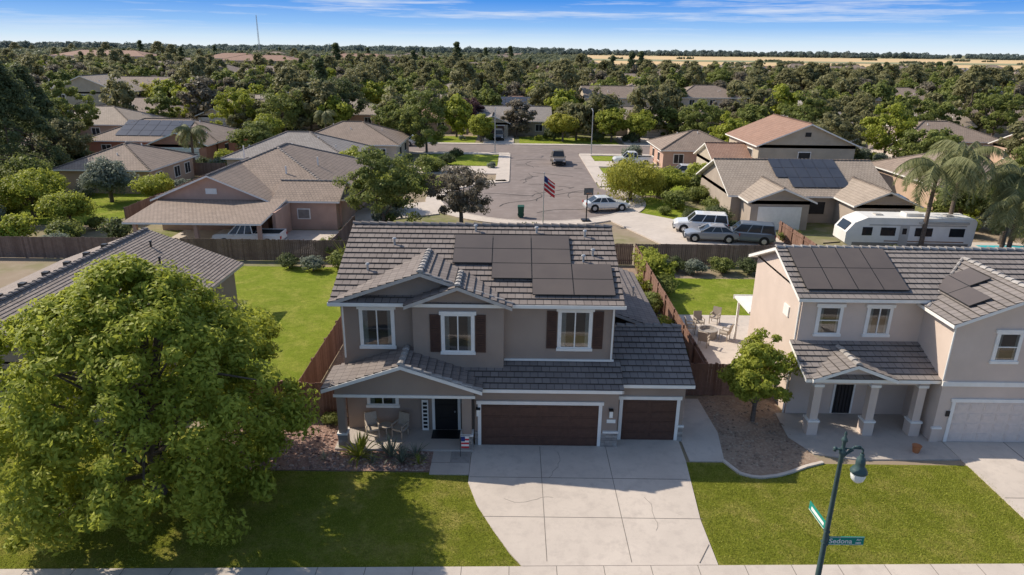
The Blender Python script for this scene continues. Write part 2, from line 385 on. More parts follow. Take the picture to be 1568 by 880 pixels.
slope(r,(7.45,30.9,3.05),(7.45,40,3.05),(4.32,40,4.2),(4.32,30.9,4.2),1,2,True)
adopt(r.obj('roof',RM),H)
v=MB()
def zroof(y): return 6.18+.398*(y-25.95)
for x,y in ((-5.3,29.6),(-1.7,30.6),(1.1,30.5),(3.55,29.0),(3.1,28.6),(3.3,30.3),(-6.2,27.9)):
    v.cyl((x,y,zroof(y)),(x,y,zroof(y)+.3),.05,.05,8,0); v.cyl((x,y,zroof(y)+.28),(x,y,zroof(y)+.34),.1,.07,8,0)
v.cyl((6.6,35,3.3),(6.6,35,3.9),.06,.06,8); 
adopt(v.obj('roof_vents',[M['metal']]),H)
wd=MB()
win(wd,-6.25,-4.98,4.12,5.78,26.4); win(wd,-2.8,-1.62,4.08,5.72,26.0,True); win(wd,2.03,3.27,4.12,5.78,26.4,True)
win(wd,-6.15,-4.95,1.32,1.9,26.4,False,True,.09)
adopt(wd.obj('windows',WM),H)
g=MB()
gdoor(g,-1.23,3.69,0.06,2.02,25.3,4); gdoor(g,4.78,7.08,.06,2.02,25.85,2)
adopt(g.obj('garage_doors',[M['gdoor'],M['white']]),H)
t=MB()
t.box(-1.15,4.55,24.86,24.9,2.76,2.90,0); t.box(4.63,7.66,25.41,25.45,2.76,2.9,0)
t.box(-7.25,-1.45,24.80,24.86,2.5,2.62,0)
t.box(-7.5,4.66,25.9,25.948,6.06,6.2,0)
t.box(-7.22,-6.78,24.8,25.27,.72,.8,0); t.box(-2.08,-1.54,24.8,25.29,.72,.8,0)
t.box(3.9,4.56,25.2,25.3,.72,.79,0); t.box(7.15,7.46,25.76,25.85,.72,.79,0)
t.box(-.3,4.35,26.33,26.4,3.52,3.6,0)
for s in ((-7.63,3.0,-4.4,4.1),(-4.4,4.1,-1.15,3.0)):
    a=(s[0],24.46,s[1]-.16);b=(s[2],24.46,s[3]-.16);c=(s[2],24.497,s[3]-.16);d=(s[0],24.497,s[1]-.16)
    t.hexa([a,b,c,d]+[(p[0],p[1],p[2]+.15) for p in (a,b,c,d)],0)
t.cyl((4.22,26.3,3.6),(4.22,26.3,6.1),.04,.04,6,0); t.cyl((-7.0,26.3,3.6),(-7.0,26.3,6.1),.04,.04,6,0)
adopt(t.obj('trim',[M['white']]),H)
st=MB()
def stones(x0,x1,y0,y1,z0,z1):
    z=z0
    while z<z1-.01:
        h=min(.12,z1-z); x=x0
        while x<x1-.01:
            l=min(random.uniform(.15,.4),x1-x); st.box(x+.004,x+l-.004,y0+random.uniform(-.012,.012),y1,z+.004,z+h-.004,0); x+=l
        z+=h
stones(-7.2,-6.8,24.83,25.24,0,.72); stones(-2.05,-1.57,24.83,25.26,0,.72); stones(3.84,4.54,25.23,25.33,0,.72); stones(7.22,7.44,25.79,25.88,0,.72)
stones(-1.5,-1.38,25.23,25.33,0,.72)
adopt(st.obj('stone_wainscot',[M['stone']]),H)
d=MB()
d.box(-3.3,-2.3,26.36,26.4,.1,2.0,0); d.box(-3.42,-3.3,26.33,26.4,.1,2.1,1); d.box(-2.3,-2.18,26.33,26.4,.1,2.1,1); d.box(-3.42,-2.18,26.32,26.4,2.0,2.12,1)
for z in (.3,.95,1.5): d.box(-3.15,-2.45,26.34,26.36,z,z+.42,0)
d.cyl((-2.42,26.34,1.05),(-2.42,26.28,1.05),.035,.035,8,2)
adopt(d.obj('front_door',[M['black'],M['white'],M['metal']]),H)
l=MB()
for x,y in ((4.2,25.3),(-1.35,25.3),(-2.05,26.4)):
    l.box(x-.06,x+.06,y-.06,y,1.62,1.68,0); l.box(x-.07,x+.07,y-.16,y-.03,1.5,1.8,1); l.box(x-.09,x+.09,y-.18,y-.01,1.8,1.86,0)
l.box(4.05,4.42,25.27,25.3,1.18,1.34,1)
adopt(l.obj('wall_lights',[M['black'],M['lglass']]),H)
p=MB(); p.prism([(-7.35,26.5),(-7.35,24.75),(-1.55,24.75),(-1.55,26.5)],0,.12)
adopt(p.obj('porch_slab',[M['conc2']]),H)
sy=.398
cells=[(0,3),(1,3),(2,3),(0,2),(1,2),(2,2),(1,1),(2,1),(3,1),(2,0),(3,0)]
adopt(panels('solar_panels',None,(-2.6,26.42,zroof(26.42)),(1,0,0),(0,1,sy),cells,1.72,1.02,M['solar']),H)
def chair(x,y,rot,z=.12):
    m=MB()
    m.box(-.27,.27,-.25,.25,.38,.46); m.hexa([(-.27,.22,.44),(.27,.22,.44),(.27,.27,.44),(-.27,.27,.44),(-.25,.34,1.0),(.25,.34,1.0),(.25,.39,.98),(-.25,.39,.98)])
    for a in (-.27,.23):
        m.box(a,a+.05,-.25,.3,.62,.67)
        for b in (-.25,.2): m.box(a,a+.04,b,b+.04,0,.64)
    m.obj('patio_chair',[M['wicker']],None,(x,y,z),rot)
chair(-5.95,25.75,.35); chair(-4.75,25.75,-.45)
m=MB(); m.lathe((0,0,0),[(.2,0),(.2,.02),(.03,.04),(.03,.5),(.28,.52),(.28,.55),(0,.55)],16); m.obj('patio_table',[M['wicker']],None,(-5.35,25.8,.12))
m=MB(); m.box(-.14,.14,-.02,.02,0,1.5,0)
for k in range(7): m.box(-.09,.09,-.026,-.02,.12+k*.19,.24+k*.19,1)
m.obj('welcome_sign',[M['white'],M['black']],None,(-3.72,26.3,.12))
m=MB(); m.box(-.6,.6,-.35,.35,0,.02); m.obj('door_mat',[M['black']],None,(-2.8,25.95,.122))
m=MB(); m.cyl((-.2,0,0),(-.2,0,1.0),.012); m.cyl((-.2,0,1.0),(.2,0,1.0),.01)
for k in range(6): m.box(-.16,.16,-.006,.006,.42+k*.09,.51+k*.09,1+k%2)
m.box(-.16,0,-.012,-.007,.74,.96,3); m.obj('garden_flag',[M['black'],M['red'],M['white'],M['blue']],None,(-1.85,24.35,.05))

# ------------------------------------------------------------ RIGHT NEIGHBOUR
H2=empty('beige_stucco_house',(19,30,0))
w=MB()
w.box(12.85,27,28.3,34.3,0,6.0); w.box(18.3,24,26.0,29,0,5.75); w.box(18.32,24.6,34,38,0,3)
for x in (12.85,): w.poly([(x,28.3,5.9),(x,34.3,5.9),(x,31.3,7.15)])
w.poly([(18.3,25.998,5.7),(24,25.998,5.7),(24,25.998,5.75),(21.15,25.998,6.95),(18.3,25.998,5.75)])
for x in (13.3,15.75,17.8):
    w.box(x-.17,x+.17,26.45,26.8,.75,2.6)
w.box(13.0,18.1,26.5,26.75,2.5,2.86)
w.poly([(13.1,26.42,2.7),(16.1,26.42,2.7),(16.1,26.42,2.95),(14.6,26.42,3.5),(13.1,26.42,2.95)])
adopt(w.obj('walls',[M['wall2']]),H2)
r=MB(); RM2=[M['wall2'],M['tile2'],M['white'],M['cap']]
slope(r,(12.5,27.9,5.9),(27.4,27.9,5.9),(27.4,31.3,7.26),(12.5,31.3,7.26),1,2,True)
slope(r,(27.4,34.7,5.9),(12.5,34.7,5.9),(12.5,31.3,7.26),(27.4,31.3,7.26),1,2,True)
caps(r,(12.5,31.3,7.28),(27.4,31.3,7.28),3)
slope(r,(17.9,30.7,5.66),(17.9,25.6,5.66),(21.1,25.6,7.0),(21.1,30.7,7.0),1,2,True)
slope(r,(24.3,25.6,5.66),(24.3,30.7,5.66),(21.1,30.7,7.0),(21.1,25.6,7.0),1,2,True)
caps(r,(21.1,25.6,7.02),(21.1,30.6,7.02),3)
caps(r,(17.95,27.6,5.7),(21.05,30.65,7.05),3,.07)
slope(r,(12.55,26.15,2.9),(18.35,26.15,2.9),(18.35,28.35,3.78),(12.55,28.35,3.78),1,2,True)
slope(r,(12.8,28.0,2.95),(12.8,26.0,2.95),(14.6,26.0,3.62),(14.6,28.2,3.62),1,2,True)
slope(r,(16.4,26.0,2.95),(16.4,28.0,2.95),(14.6,28.2,3.62),(14.6,26.0,3.62),1,2,True)
caps(r,(14.6,26.0,3.64),(14.6,28.0,3.64),3)
adopt(r.obj('roof',RM2),H2)
wd=MB(); win(wd,13.65,14.6,4.12,5.4,28.3,False,False); win(wd,15.85,16.8,4.12,5.4,28.3,False,True); win(wd,20.1,21.0,3.95,5.2,26.0,False,False); win(wd,22.0,23.0,3.95,5.2,26.0,False,False)
adopt(wd.obj('windows',WM),H2)
g=MB(); gdoor(g,19.0,23.8,.06,2.0,26.0,8); adopt(g.obj('garage_door',[M['gdoor2'],M['white']]),H2)
t=MB(); t.box(18.24,24.05,25.93,26.0,2.75,2.95,0)
for x in (13.3,15.75,17.8):
    t.box(x-.23,x+.23,26.38,26.87,0,.7,1); t.box(x-.26,x+.26,26.35,26.9,.7,.78,0); t.box(x-.22,x+.22,26.4,26.85,2.4,2.52,0)
t.box(18.23,18.6,25.92,26.0,0,.7,1); t.box(18.2,18.64,25.9,26.0,.7,.78,0)
t.box(14.9,15.9,28.26,28.3,.1,2.1,0); t.box(15.0,15.8,28.24,28.262,.12,2.05,2)
for k in range(5): t.box(15.08+k*.16,15.1+k*.16,28.2,28.24,.2,2.0,3)
t.cyl((18.22,25.95,3),(18.22,25.95,5.6),.04,.04,6,0)
t.box(18.7,18.86,25.95,26,1.3,1.55,3)
t.box(12.79,12.85,29.5,30.1,4.4,4.9,0); t.cyl((12.8,28.42,0),(12.8,28.42,5.8),.04,.04,6,0)
adopt(t.obj('trim_and_door',[M['white'],M['wall2'],M['dark'],M['black']]),H2)
sl2=.4
adopt(panels('solar_panels',None,(12.95,28.35,5.9+sl2*.45),(1,0,0),(0,1,sl2),[(i,j) for i in range(4) for j in range(2)],1.13,1.5,M['solar']),H2)
upg=Vector((3.2,0,1.34)).normalized()
adopt(panels('solar_panels_side',None,(18.9,29.4,6.08),(0,-1,0),tuple(upg),[(0,0),(1,0),(0,1)],1.5,.95,M['solar']),H2)
m=MB()
m.box(13.05,13.17,36.9,37.02,0,2.6); m.box(12.85,17,34.5,37.1,2.6,2.72); m.box(12.82,17,37.1,37.16,2.52,2.76)
adopt(m.obj('patio_cover',[M['white']]),H2)
m=MB(); m.lathe((0,0,0),[(.55,0),(.6,.5),(.5,.5),(.45,.3),(0,.3)],12); m.obj('fire_pit',[M['stone']],None,(11.6,37.3,.05))
for x,y,rr in ((10.7,37.8,1.5),(12.5,36.9,-2.2),(11.4,38.6,.1),(11.0,35.9,2.6),(12.6,39.4,-.6)): chair(x,y,rr,.05)

# ------------------------------------------------------------ LEFT NEIGHBOUR
H3=empty('shingle_roof_house',(-23,34,0))
w=MB(); w.box(-28.6,-17.8,26.9,41.5,0,2.9); w.poly([(-28.6,26.9,2.8),(-17.8,26.9,2.8),(-23.2,26.9,4.9)]); w.poly([(-28.6,41.5,2.8),(-17.8,41.5,2.8),(-23.2,41.5,4.9)])
adopt(w.obj('walls',[M['wall']]),H3)
r=MB()
slope(r,(-29.1,41.95,2.8),(-29.1,26.4,2.8),(-23.2,26.4,5.0),(-23.2,41.95,5.0),1,2,True,.15,.2,.022); slope(r,(-17.3,26.4,2.8),(-17.3,41.95,2.8),(-23.2,41.95,5.0),(-23.2,26.4,5.0),1,2,True,.15,.2,.022)
caps(r,(-23.2,26.4,5.02),(-23.2,41.95,5.02),3,.14)
adopt(r.obj('roof',[M['wall'],M['shingle'],M['fascia'],M['capd']]),H3)
v=MB()
for y in (28.5,30.3,32,33.8,35.6,37.4,39.2):
    v.box(-24.6,-24.3,y,y+.3,4.45,4.72)
for x,y in ((-21.5,33),(-21.2,35.8),(-20.5,37.9),(-21.8,39.6),(-19.5,31)):
    z=5-(x+23.2)*.373; v.cyl((x,y,z-.05),(x,y,z+.35),.06,.06,8); v.cyl((x,y,z+.33),(x,y,z+.4),.11,.08,8)
adopt(v.obj('roof_vents',[M['solframe']]),H3)

# ------------------------------------------------------------ GROUND
def sheet(name,pts,z,mat):
    m=MB(); m.poly([(p[0],p[1],z) for p in pts]); return m.obj(name,[mat])
def slab(name,pts,z,mat,z0=-.05):
    m=MB(); m.prism(pts,z0,z); return m.obj(name,[mat])
sheet('ground',[(-9000,-300),(9000,-300),(9000,12000),(-9000,12000)],0,M['ground'])
sheet('front_road',[(-90,4),(90,8),(90,17.2),(-90,12.9)],.004,M['road'])
m=MB(); m.prism([(-60,13.7),(60,16.6),(60,16.8),(-60,13.9)],0,.14); m.obj('front_curb',[M['conc2']])
m=MB(); m.prism([(-60,15.1),(60,18.0),(60,19.5),(-60,16.6)],0,.05)
for k in range(-20,22):
    x=k*1.55; y=16.56+.024*x; m.prism([(x,y),(x+.02,y),(x+.02,y+1.49),(x,y+1.49)],.05,.054,1)
m.obj('sidewalk',[M['conc'],M['joint']])
L0=lambda x:18.07+.024*x
lawnpts=[(-40,L0(-40)),(.42,L0(.42)),(0,18.7),(-.55,19.8),(-1.2,21.2),(-1.6,22.6),(-1.65,23.25),(-11.2,23.25),(-12.5,24.2),(-13.5,26.4),(-40,26.4)]
sheet('front_lawn',lawnpts,.02,M['lawn'])
DW=slab('driveway',[(-1.6,25.4),(-1.62,22.6),(-1.2,21.2),(-.55,19.8),(0,18.75),(.42,L0(.42)),(6.9,L0(6.9)),(6.9,20.5),(7.25,24.2),(7.3,25.95),(4.5,25.95),(4.5,25.4)],.05,M['conc'])
m=MB()
for x in (1.25,4.05): m.box(x,x+.022,18.3,25.2,.05,.055)
for y in (22.95,20.55): m.box(-1.0 if y<21 else -1.58,7.0,y,y+.022,.0505,.0562)
m.cyl((6.3,18.3,.055),(6.85,19.2,.055),.015,.015,4)
rnd=random.Random(9)
for sx_,sy_,a in ((2.0,24.8,-1.4),(5.1,21.8,-1.2),(-.2,21.6,-.5)):
    x,y=sx_,sy_
    for q in range(9):
        x2=x+math.cos(a)*.22;y2=y+math.sin(a)*.22; m.seg((x,y),(x2,y2),.012,.051,.0545); x,y=x2,y2; a+=rnd.uniform(-.6,.6)
m.obj('control_joints',[M['joint']],DW)
MU=sheet('mulch_bed',[(-12.5,23.3),(-3.2,23.3),(-3.2,24.8),(-7.3,24.8),(-7.3,27.4),(-12.9,27.4)],.035,M['mulch'])
m=MB()
for k in range(900):
    x=random.uniform(-12.4,-3.4);y=random.uniform(23.35,24.65) if x>-7.4 else random.uniform(23.4,27.2); s=random.uniform(.02,.07)
    m.hexa([(x-s,y-s,.03),(x+s,y-s*.8,.03),(x+s*.8,y+s,.03),(x-s,y+s*.7,.03),(x-s*.6,y-s*.5,.03+s),(x+s*.5,y-s*.6,.03+s),(x+s*.5,y+s*.5,.03+s*.9),(x-s*.5,y+s*.6,.03+s)],0)
m.obj('mulch_pieces',[island('mulch_chips',(.16,.095,.08),(.58,.42,.34))],MU)
FPt=slab('front_path',[(-3.2,24.76),(-3.2,23.1),(-1.63,23.1),(-1.63,24.76)],.055,M['conc2'])
m=MB(); m.box(-3.2,-1.63,23.9,23.92,.055,.06); m.box(-2.45,-1.65,23.95,24.7,.056,.066,1); m.obj('path_joints',[M['joint'],M['stone']],FPt)
sheet('side_lawn',[(6.9,L0(6.9)),(40,L0(40)),(40,24.2),(12.9,24.2),(11.3,23.55),(10.0,23.15),(9.2,23.4),(8.8,24.2),(7.25,24.2),(6.9,20.5)],.02,M['lawn'])
slab('side_path',[(7.42,24.25),(8.85,24.25),(9.2,26.5),(9.1,29.6),(7.42,29.6)],.045,M['conc'])
SY=sheet('side_yard_soil',[(8.85,24.2),(9.2,23.42),(10,23.17),(11.3,23.57),(12.9,24.3),(12.4,26),(12.85,29.9),(9.1,29.9)],.032,M['dirt'])
m=MB()
for k in range(400):
    x=random.uniform(9.2,12.4);y=random.uniform(23.9,29.5); s=random.uniform(.015,.05)
    m.hexa([(x-s,y-s,.03),(x+s,y-s*.8,.03),(x+s*.8,y+s,.03),(x-s,y+s*.7,.03),(x-s*.6,y-s*.5,.03+s),(x+s*.5,y-s*.6,.03+s),(x+s*.5,y+s*.5,.03+s*.9),(x-s*.5,y+s*.6,.03+s)],0)
m.obj('soil_litter',[island('soil_chips',(.16,.11,.08),(.5,.4,.3))],SY)
m=MB(); pts=[(8.8,24.3),(9.2,23.42),(9.6,23.2),(10,23.14),(10.7,23.28),(11.3,23.52),(12.1,23.95),(12.9,24.25)]
for a,b in zip(pts,pts[1:]): m.seg(a,b,.14,0,.1)
m.obj('garden_edging',[M['conc']])
slab('neighbor_path',[(12.4,28.3),(12.2,26.2),(12.8,24.9),(14.5,24.5),(18.8,24.6),(18.8,28.3)],.06,M['conc2'])
ND=slab('neighbor_driveway',[(18.85,26.2),(18.75,L0(18.7)),(26,L0(26)),(25,26.2)],.05,M['conc'])
m=MB(); m.box(18.9,25,22.0,22.03,.05,.055); m.box(21.5,21.53,18.8,26,.0505,.056); m.obj('control_joints',[M['joint']],ND)
sheet('left_yard_lawn',[(-17.5,27),(-9.75,27),(-9.75,50),(-26,50),(-26,42.5),(-17.5,42.5)],.02,M['lawnb'])
sheet('side_strip_soil',[(-9.5,27.5),(-7.1,27.5),(-7.1,50),(-9.5,50)],.02,M['dirt'])
sheet('right_yard_lawn',[(9.8,40.8),(20,40.8),(20,48.3),(9.8,48.3)],.02,M['lawnb'])
slab('backyard_patio',[(9.7,31.5),(13,31.5),(13,34.3),(24,34.3),(24,40.8),(9.7,40.8)],.045,M['conc'])
sheet('backyard_soil',[(7.2,30),(9.5,30),(9.5,51),(-7,51),(-7,36),(7.2,36)],.022,M['dirt'])
def inside(x,y,P):
    c=False; j=len(P)-1
    for i in range(len(P)):
        if (P[i][1]>y)!=(P[j][1]>y) and x<(P[j][0]-P[i][0])*(y-P[i][1])/(P[j][1]-P[i][1])+P[i][0]: c=not c
        j=i
    return c
def tufts(name,P,n,xr,yr,seed,par):
    rnd=random.Random(seed); V=[];F=[];T_=[]
    k=0
    while k<n:
        x=rnd.uniform(*xr);y=rnd.uniform(*yr)
        if not inside(x,y,P): continue
        k+=1; a=rnd.uniform(0,6.28); h=rnd.uniform(.035,.08); w_=.014; dx=math.cos(a)*w_;dy=math.sin(a)*w_; lx=rnd.uniform(-.04,.04);ly=rnd.uniform(-.04,.04)
        i=len(V); V+=[(x-dx,y-dy,.015),(x+dx,y+dy,.015),(x+lx,y+ly,h)]; F.append((i,i+1,i+2)); T_.append(rnd.random())
    me=bpy.data.meshes.new(name); me.from_pydata(V,[],F); me.materials.append(LF['grass']); at=me.attributes.new('tint','FLOAT','FACE'); at.data.foreach_set('value',T_)
    place(name,me,parent=par)
gl=empty('grass_blades')
tufts('blades',lawnpts,60000,(-20,.4),(17.6,25),1,gl)
tufts('blades',[(7.0,18.3),(24,18.7),(18.7,24.1),(12.9,24.1),(11.3,23.45),(10,23.05),(9.2,23.3),(8.8,24.1),(7.25,24.1),(6.95,20.5)],55000,(6.9,19),(18.2,24.2),2,gl)
def fence(p0,p1,h=1.75,mat='fence',name='wood_fence'):
    m=MB(); P0=Vector((*p0,0));P1=Vector((*p1,0)); L=(P1-P0).length; d=(P1-P0)/L; n=int(L/.15)
    for k in range(n):
        a=P0+d*(k*.15); b=a+d*.138; hh=h+random.uniform(-.03,.02); m.seg(a[:2],b[:2],.022,.03,hh)
    nn=Vector((-d.y,d.x,0))*.05
    for z in (.35,h-.3): m.seg((P0+nn)[:2],(P1+nn)[:2],.05,z,z+.09)
    for k in range(int(L/2.4)+1):
        a=P0+d*min(k*2.4,L-.1)+nn; m.seg(a[:2],(a+d*.1)[:2],.1,0,h+.02)
    m.obj(name,[M[mat]])
fence((-9.6,27.6),(-9.6,51.4)); fence((-9.55,27.5),(-7.2,27.5)); fence((-26,51.5),(-7,51.5),1.75,'fenced'); fence((-6.9,51.5),(9.5,51.5),1.75,'fenced'); fence((9.6,51.5),(26,51.5),1.75,'fenced')
fence((9.55,30.1),(9.6,51.3)); fence((7.5,30),(12.8,30)); fence((-60,51.5),(-26.1,51.5),1.75,'fenced'); fence((26.1,51.5),(60,51.5),1.75,'fenced'); fence((-14.2,52),(-14.2,60),1.75,'fenced'); fence((24,52),(24,60),1.75,'fence')
fence((-12.8,27.6),(-9.7,27.6),1.75,'fence'); fence((-36,62),(-36,84),1.75,'fenced'); fence((-66,88),(-37,88),1.75,'fenced'); fence((38.5,62),(38.5,84),1.75,'fenced')
cx,cy,cr=2.5,76,10.5
m=MB(); m.poly([(cx+cr*math.cos(R_(a)),cy+cr*math.sin(R_(a)),.02) for a in range(0,360,6)]); m.poly([(-.5,78,.03),(10.5,78,.03),(10.5,113,.03),(-.5,113,.03)])
m.poly([(-140,112,.04),(160,112,.04),(160,122,.04),(-140,122,.04)])
ST=m.obj('street',[M['asph']])
m=MB(); rnd=random.Random(4)
for k in range(20):
    x=rnd.uniform(-5,10);y=rnd.uniform(68,108)
    if y>84: x=rnd.uniform(0,9)
    a=rnd.uniform(0,3.14)
    for q in range(5):
        x2=x+math.cos(a)*1.2;y2=y+math.sin(a)*1.2
        if ((x2-cx)**2+(y2-cy)**2>90 and y2<86) or (y2>=84 and not -.3<x2<10.3): break
        m.seg((x,y),(x2,y2),.07,.045,.055); x,y=x2,y2; a+=rnd.uniform(-.5,.5)
m.obj('tar_seams',[M['road']],ST)
m=MB()
m.ring(cx,cy,10.5,10.7,107,400,0,.13,0); m.ring(cx,cy,10.7,12.3,107,400,0,.11,0)
for x in (-.7,10.5): m.box(x,x+.2,86.5,111,0,.13)
m.box(-2.3,-.7,86.5,110,0,.11); m.box(10.7,12.3,84,110,0,.11)
for a,b in ((-140,-.7),(10.7,160)): m.box(a,b,111.8,112,0,.13); m.box(a,b,110.2,111.8,0,.11)
m.box(-140,160,122,122.2,0,.13); m.box(-140,160,122.2,123.7,0,.11)
m.obj('street_sidewalk',[M['conc']])
m=MB()
m.prism([(11.5,71),(9.6,66.2),(13,57.5),(24,57.5),(24,63.5),(18,65)],0,.12); m.prism([(-20,92),(-.6,92),(-.6,98),(-20,98)],0,.12)
m.prism([(10.6,99),(23,99),(23,104),(10.6,104)],0,.12); m.prism([(10.6,88),(26,88),(26,93),(10.6,93)],0,.12)
m.prism([(-30,53.5),(-13,53.5),(-13,61),(-30,61)],0,.05); m.prism([(-16,63),(-7.5,68),(-8.8,74),(-16,70)],0,.12)
m.prism([(-5.5,122.5),(0,122.5),(0,135),(-5.5,135)],0,.12); m.prism([(20,122.5),(26,122.5),(26,136),(20,136)],0,.12)
m.prism([(-32,122.5),(-26,122.5),(-26,140),(-32,140)],0,.12);m.prism([(55,110),(63,110),(63,134),(55,134)],0,.12)
m.obj('street_driveways',[M['conc']])
for pts in ([(-14,99),(-2.4,99),(-2.4,110),(-14,110)],[(12.4,105),(22,105),(22,110),(12.4,110)],[(12.4,94),(18,94),(18,98),(12.4,98)],[(13,66),(19,66),(20,72),(16,78),(12.5,76)],
            [(1,124),(19,124),(19,134),(1,134)],[(-25,124),(-7,124),(-7,134),(-25,134)],[(28,124),(60,124),(60,134),(28,134)],[(-52,62),(-38,62),(-38,78),(-52,78)],[(-2,60),(8,60),(7,65),(-1,65)],[(12.6,79),(22,79),(22,86.5),(12.6,86.5)],[(-14,78),(-8,82),(-6,90),(-14,91)]):
    sheet('street_lawn',pts,.03,M['lawnb'])
for x,y,w_,h_ in ((-52,91,7,4.5),(41,54.5,7,4),(-44,52.8,3,2)):
    m=MB(); m.prism([(x-1,y-1),(x+w_+1,y-1),(x+w_+1,y+h_+1),(x-1,y+h_+1)],0,.06,1); m.prism([(x,y),(x+w_,y),(x+w_,y+h_),(x,y+h_)],0,.07,0); m.obj('swimming_pool',[M['water'],M['conc']])
sheet('dry_field',[(60,640),(1100,640),(4200,2300),(230,2300)],.3,M['field'])
sheet('green_field',[(120,1150),(2000,1150),(2600,1350),(140,1350)],.6,M['fieldg'])

# ------------------------------------------------------------ BACKGROUND HOUSES
BWC=[surf('stucco_a',(.55,.39,.29),None,.8,.95),surf('stucco_b',(.48,.41,.32),None,.8,.95),surf('stucco_c',(.62,.52,.42),None,.8,.95),surf('stucco_d',(.42,.35,.29),None,.8,.95),surf('stucco_peach',(.56,.37,.29),None,.8,.95),surf('stucco_brick',(.46,.21,.145),None,.8,.95)]
BT=[M['tilebrown'],M['tiletan'],M['tilegray'],M['tilered'],M['tilebrown']]
def bg_mesh(name,W,D,hw,rf,axis,wall,roof,two=False,wing=True,solar=False,sl=.4,gd=0,wpos=-1):
    m=MB(); ze=hw-.05
    x0,x1,y0,y1=-W/2,W/2,-D/2,D/2
    m.box(x0,x1,y0,y1,0,hw,0)
    if rf=='hip': zr=hip(m,x0,x1,y0,y1,ze,sl,.5,1,2,False,1)
    else: zr=gable(m,x0,x1,y0,y1,ze,sl,axis,.5,1,2,0,False,True,1)
    if wing:
        ww=W*.42; a=(x0 if wpos<0 else x1-ww); 
        m.box(a+.02,a+ww,y0-3.5,y0+.5,0,2.75,0)
        gable(m,a+.02,a+ww,y0-3.5,y0+ (3 if not two else .3),2.7,sl,'y',.45,1,2,0,False,True,1)
        m.box(a+ww*.13,a+ww*.87,y0-3.56,y0-3.5,0.05,2.2,4)
        for k in range(1,4): m.box(a+ww*.13,a+ww*.87,y0-3.575,y0-3.56,k*.55-.02,k*.55+.02,3)
        m.box(a+ww*.1,a+ww*.9,y0-3.59,y0-3.5,2.2,2.32,2)
    def bw(x,z,ww_=1.3,hh=1.2,y=y0):
        m.box(x-ww_/2-.1,x+ww_/2+.1,y-.05,y,z-.1,z+hh+.1,2); m.box(x-ww_/2,x+ww_/2,y-.06,y-.05,z,z+hh,3); m.box(x-.03,x+.03,y-.075,y-.06,z,z+hh,2)
    xs=[x0+W*.6,x0+W*.85] if wpos<0 else [x0+W*.15,x0+W*.4]
    for x in xs: bw(x,.9)
    if not wing:
        bw(x0+W*.2,.9)
    if two:
        for x in (x0+W*.2,x0+W*.5,x0+W*.8): bw(x,3.7)
    for s,x in ((-1,x0),(1,x1)):
        for y in (y0+D*.3,y0+D*.7):
            for z in ([.9] if not two else [.9,3.7]):
                a,b=(x-.06,x) if s<0 else (x,x+.06); m.box(a,b,y-.6,y+.6,z,z+1.1,3); m.box(a,b,y-.7,y+.7,z-.12,z-.002,2); m.box(a,b,y-.7,y+.7,z+1.102,z+1.2,2)
    for k in range(4):
        x=random.uniform(x0+2,x1-2);y=random.uniform(y0+1,y1-1); 
        if rf!='hip' and axis=='x': z=zr-sl*abs(y)
        elif rf!='hip': z=zr-sl*abs(x)
        else: z=ze+sl*min(x-x0,x1-x,y-y0,y1-y)
        m.cyl((x,y,z-.1),(x,y,z+.45),.07,.07,6,2)
    if solar:
        z=lambda y:ze+sl*(y-y0+.5)+.1
        for i in range(6):
            for j in range(3):
                a=-W*.3+i*1.7;b=a+1.64;p=y0+.9+j*1.5;q=p+1.44
                if q<-.6: m.poly([(a,p,z(p)),(b,p,z(p)),(b,q,z(q)),(a,q,z(q))],5)
    return m.mesh(name,[wall,roof,M['white'],M['dark'],[M['gdoor2'],M['wall2'],M['gdoor']][gd],M['solarb']])
occ=[]
def bgh(x,y,rot,*a,**k):
    me=bg_mesh('tract_house',*a,**k); o=place('tract_house',me,(x,y,0),R_(rot)); occ.append((x,y,max(a[0],a[1])*.55)); return o
LH=empty('peach_house',(-25,65,0))
m=MB()
m.box(-32.4,-16,62.5,80,0,2.8,0); hip(m,-32.4,-16,62.5,82,2.75,.4,.5,1,2,False,3)
m.box(-32.0,-22.3,60.6,66,0,2.9,0); gable(m,-32.0,-22.3,60.6,70,2.9,.42,'y',.5,1,2,0,False,True,3)
slope(m,(-31.8,54,2.35),(-20.5,54,2.35),(-20.5,61,2.95),(-31.8,61,2.95),1,2)
for x in (-31.2,-26.2,-21): m.box(x,x+.3,54.4,54.7,0,2.3,0)
m.box(-20.6,-20.3,57,61,0,2.6,0); m.box(-27.6,-26.6,60.54,60.6,3.4,3.9,2)
m.box(-21.5,-16.2,61.4,63,0,2.8,0); gable(m,-21.5,-16.2,61.4,67,2.75,.4,'x',.45,1,2,0,False,True,3)
m.box(-19.8,-18.6,61.34,61.4,1,2,2); m.box(-19.7,-18.7,61.32,61.34,1.1,1.9,3)
for q in ((-29,74,5.3),(-25,78,5.1),(-20,70,4.8),(-22,66,4.5)): m.cyl((q[0],q[1],3.5),(q[0],q[1],q[2]+.6),.08,.08,6,2)
adopt(m.obj('house_body',[BWC[4],M['tilebrown'],M['white'],M['capd']]),LH); occ.append((-25,68,12)); occ.append((-25,58,8))
bgh(-28.5,92,0,15,12,2.8,'hip','x',BWC[1],M['tilegray'],wing=False); bgh(-24.5,106,0,15,12,2.8,'hip','x',BWC[2],M['tilebrown'],wing=False)
bgh(-53,107,0,19,12,2.8,'hip','x',BWC[5],M['tilebrown'],wing=True,solar=True,wpos=1)
bgh(-99,168,0,17,11,5.6,'gable','y',BWC[1],M['tiletan'],two=True,wing=False)
bgh(-56,150,0,15,12,2.8,'gable','x',BWC[2],M['tilebrown']); bgh(-37,153,0,18,12,2.8,'hip','x',BWC[4],M['tiletan'])
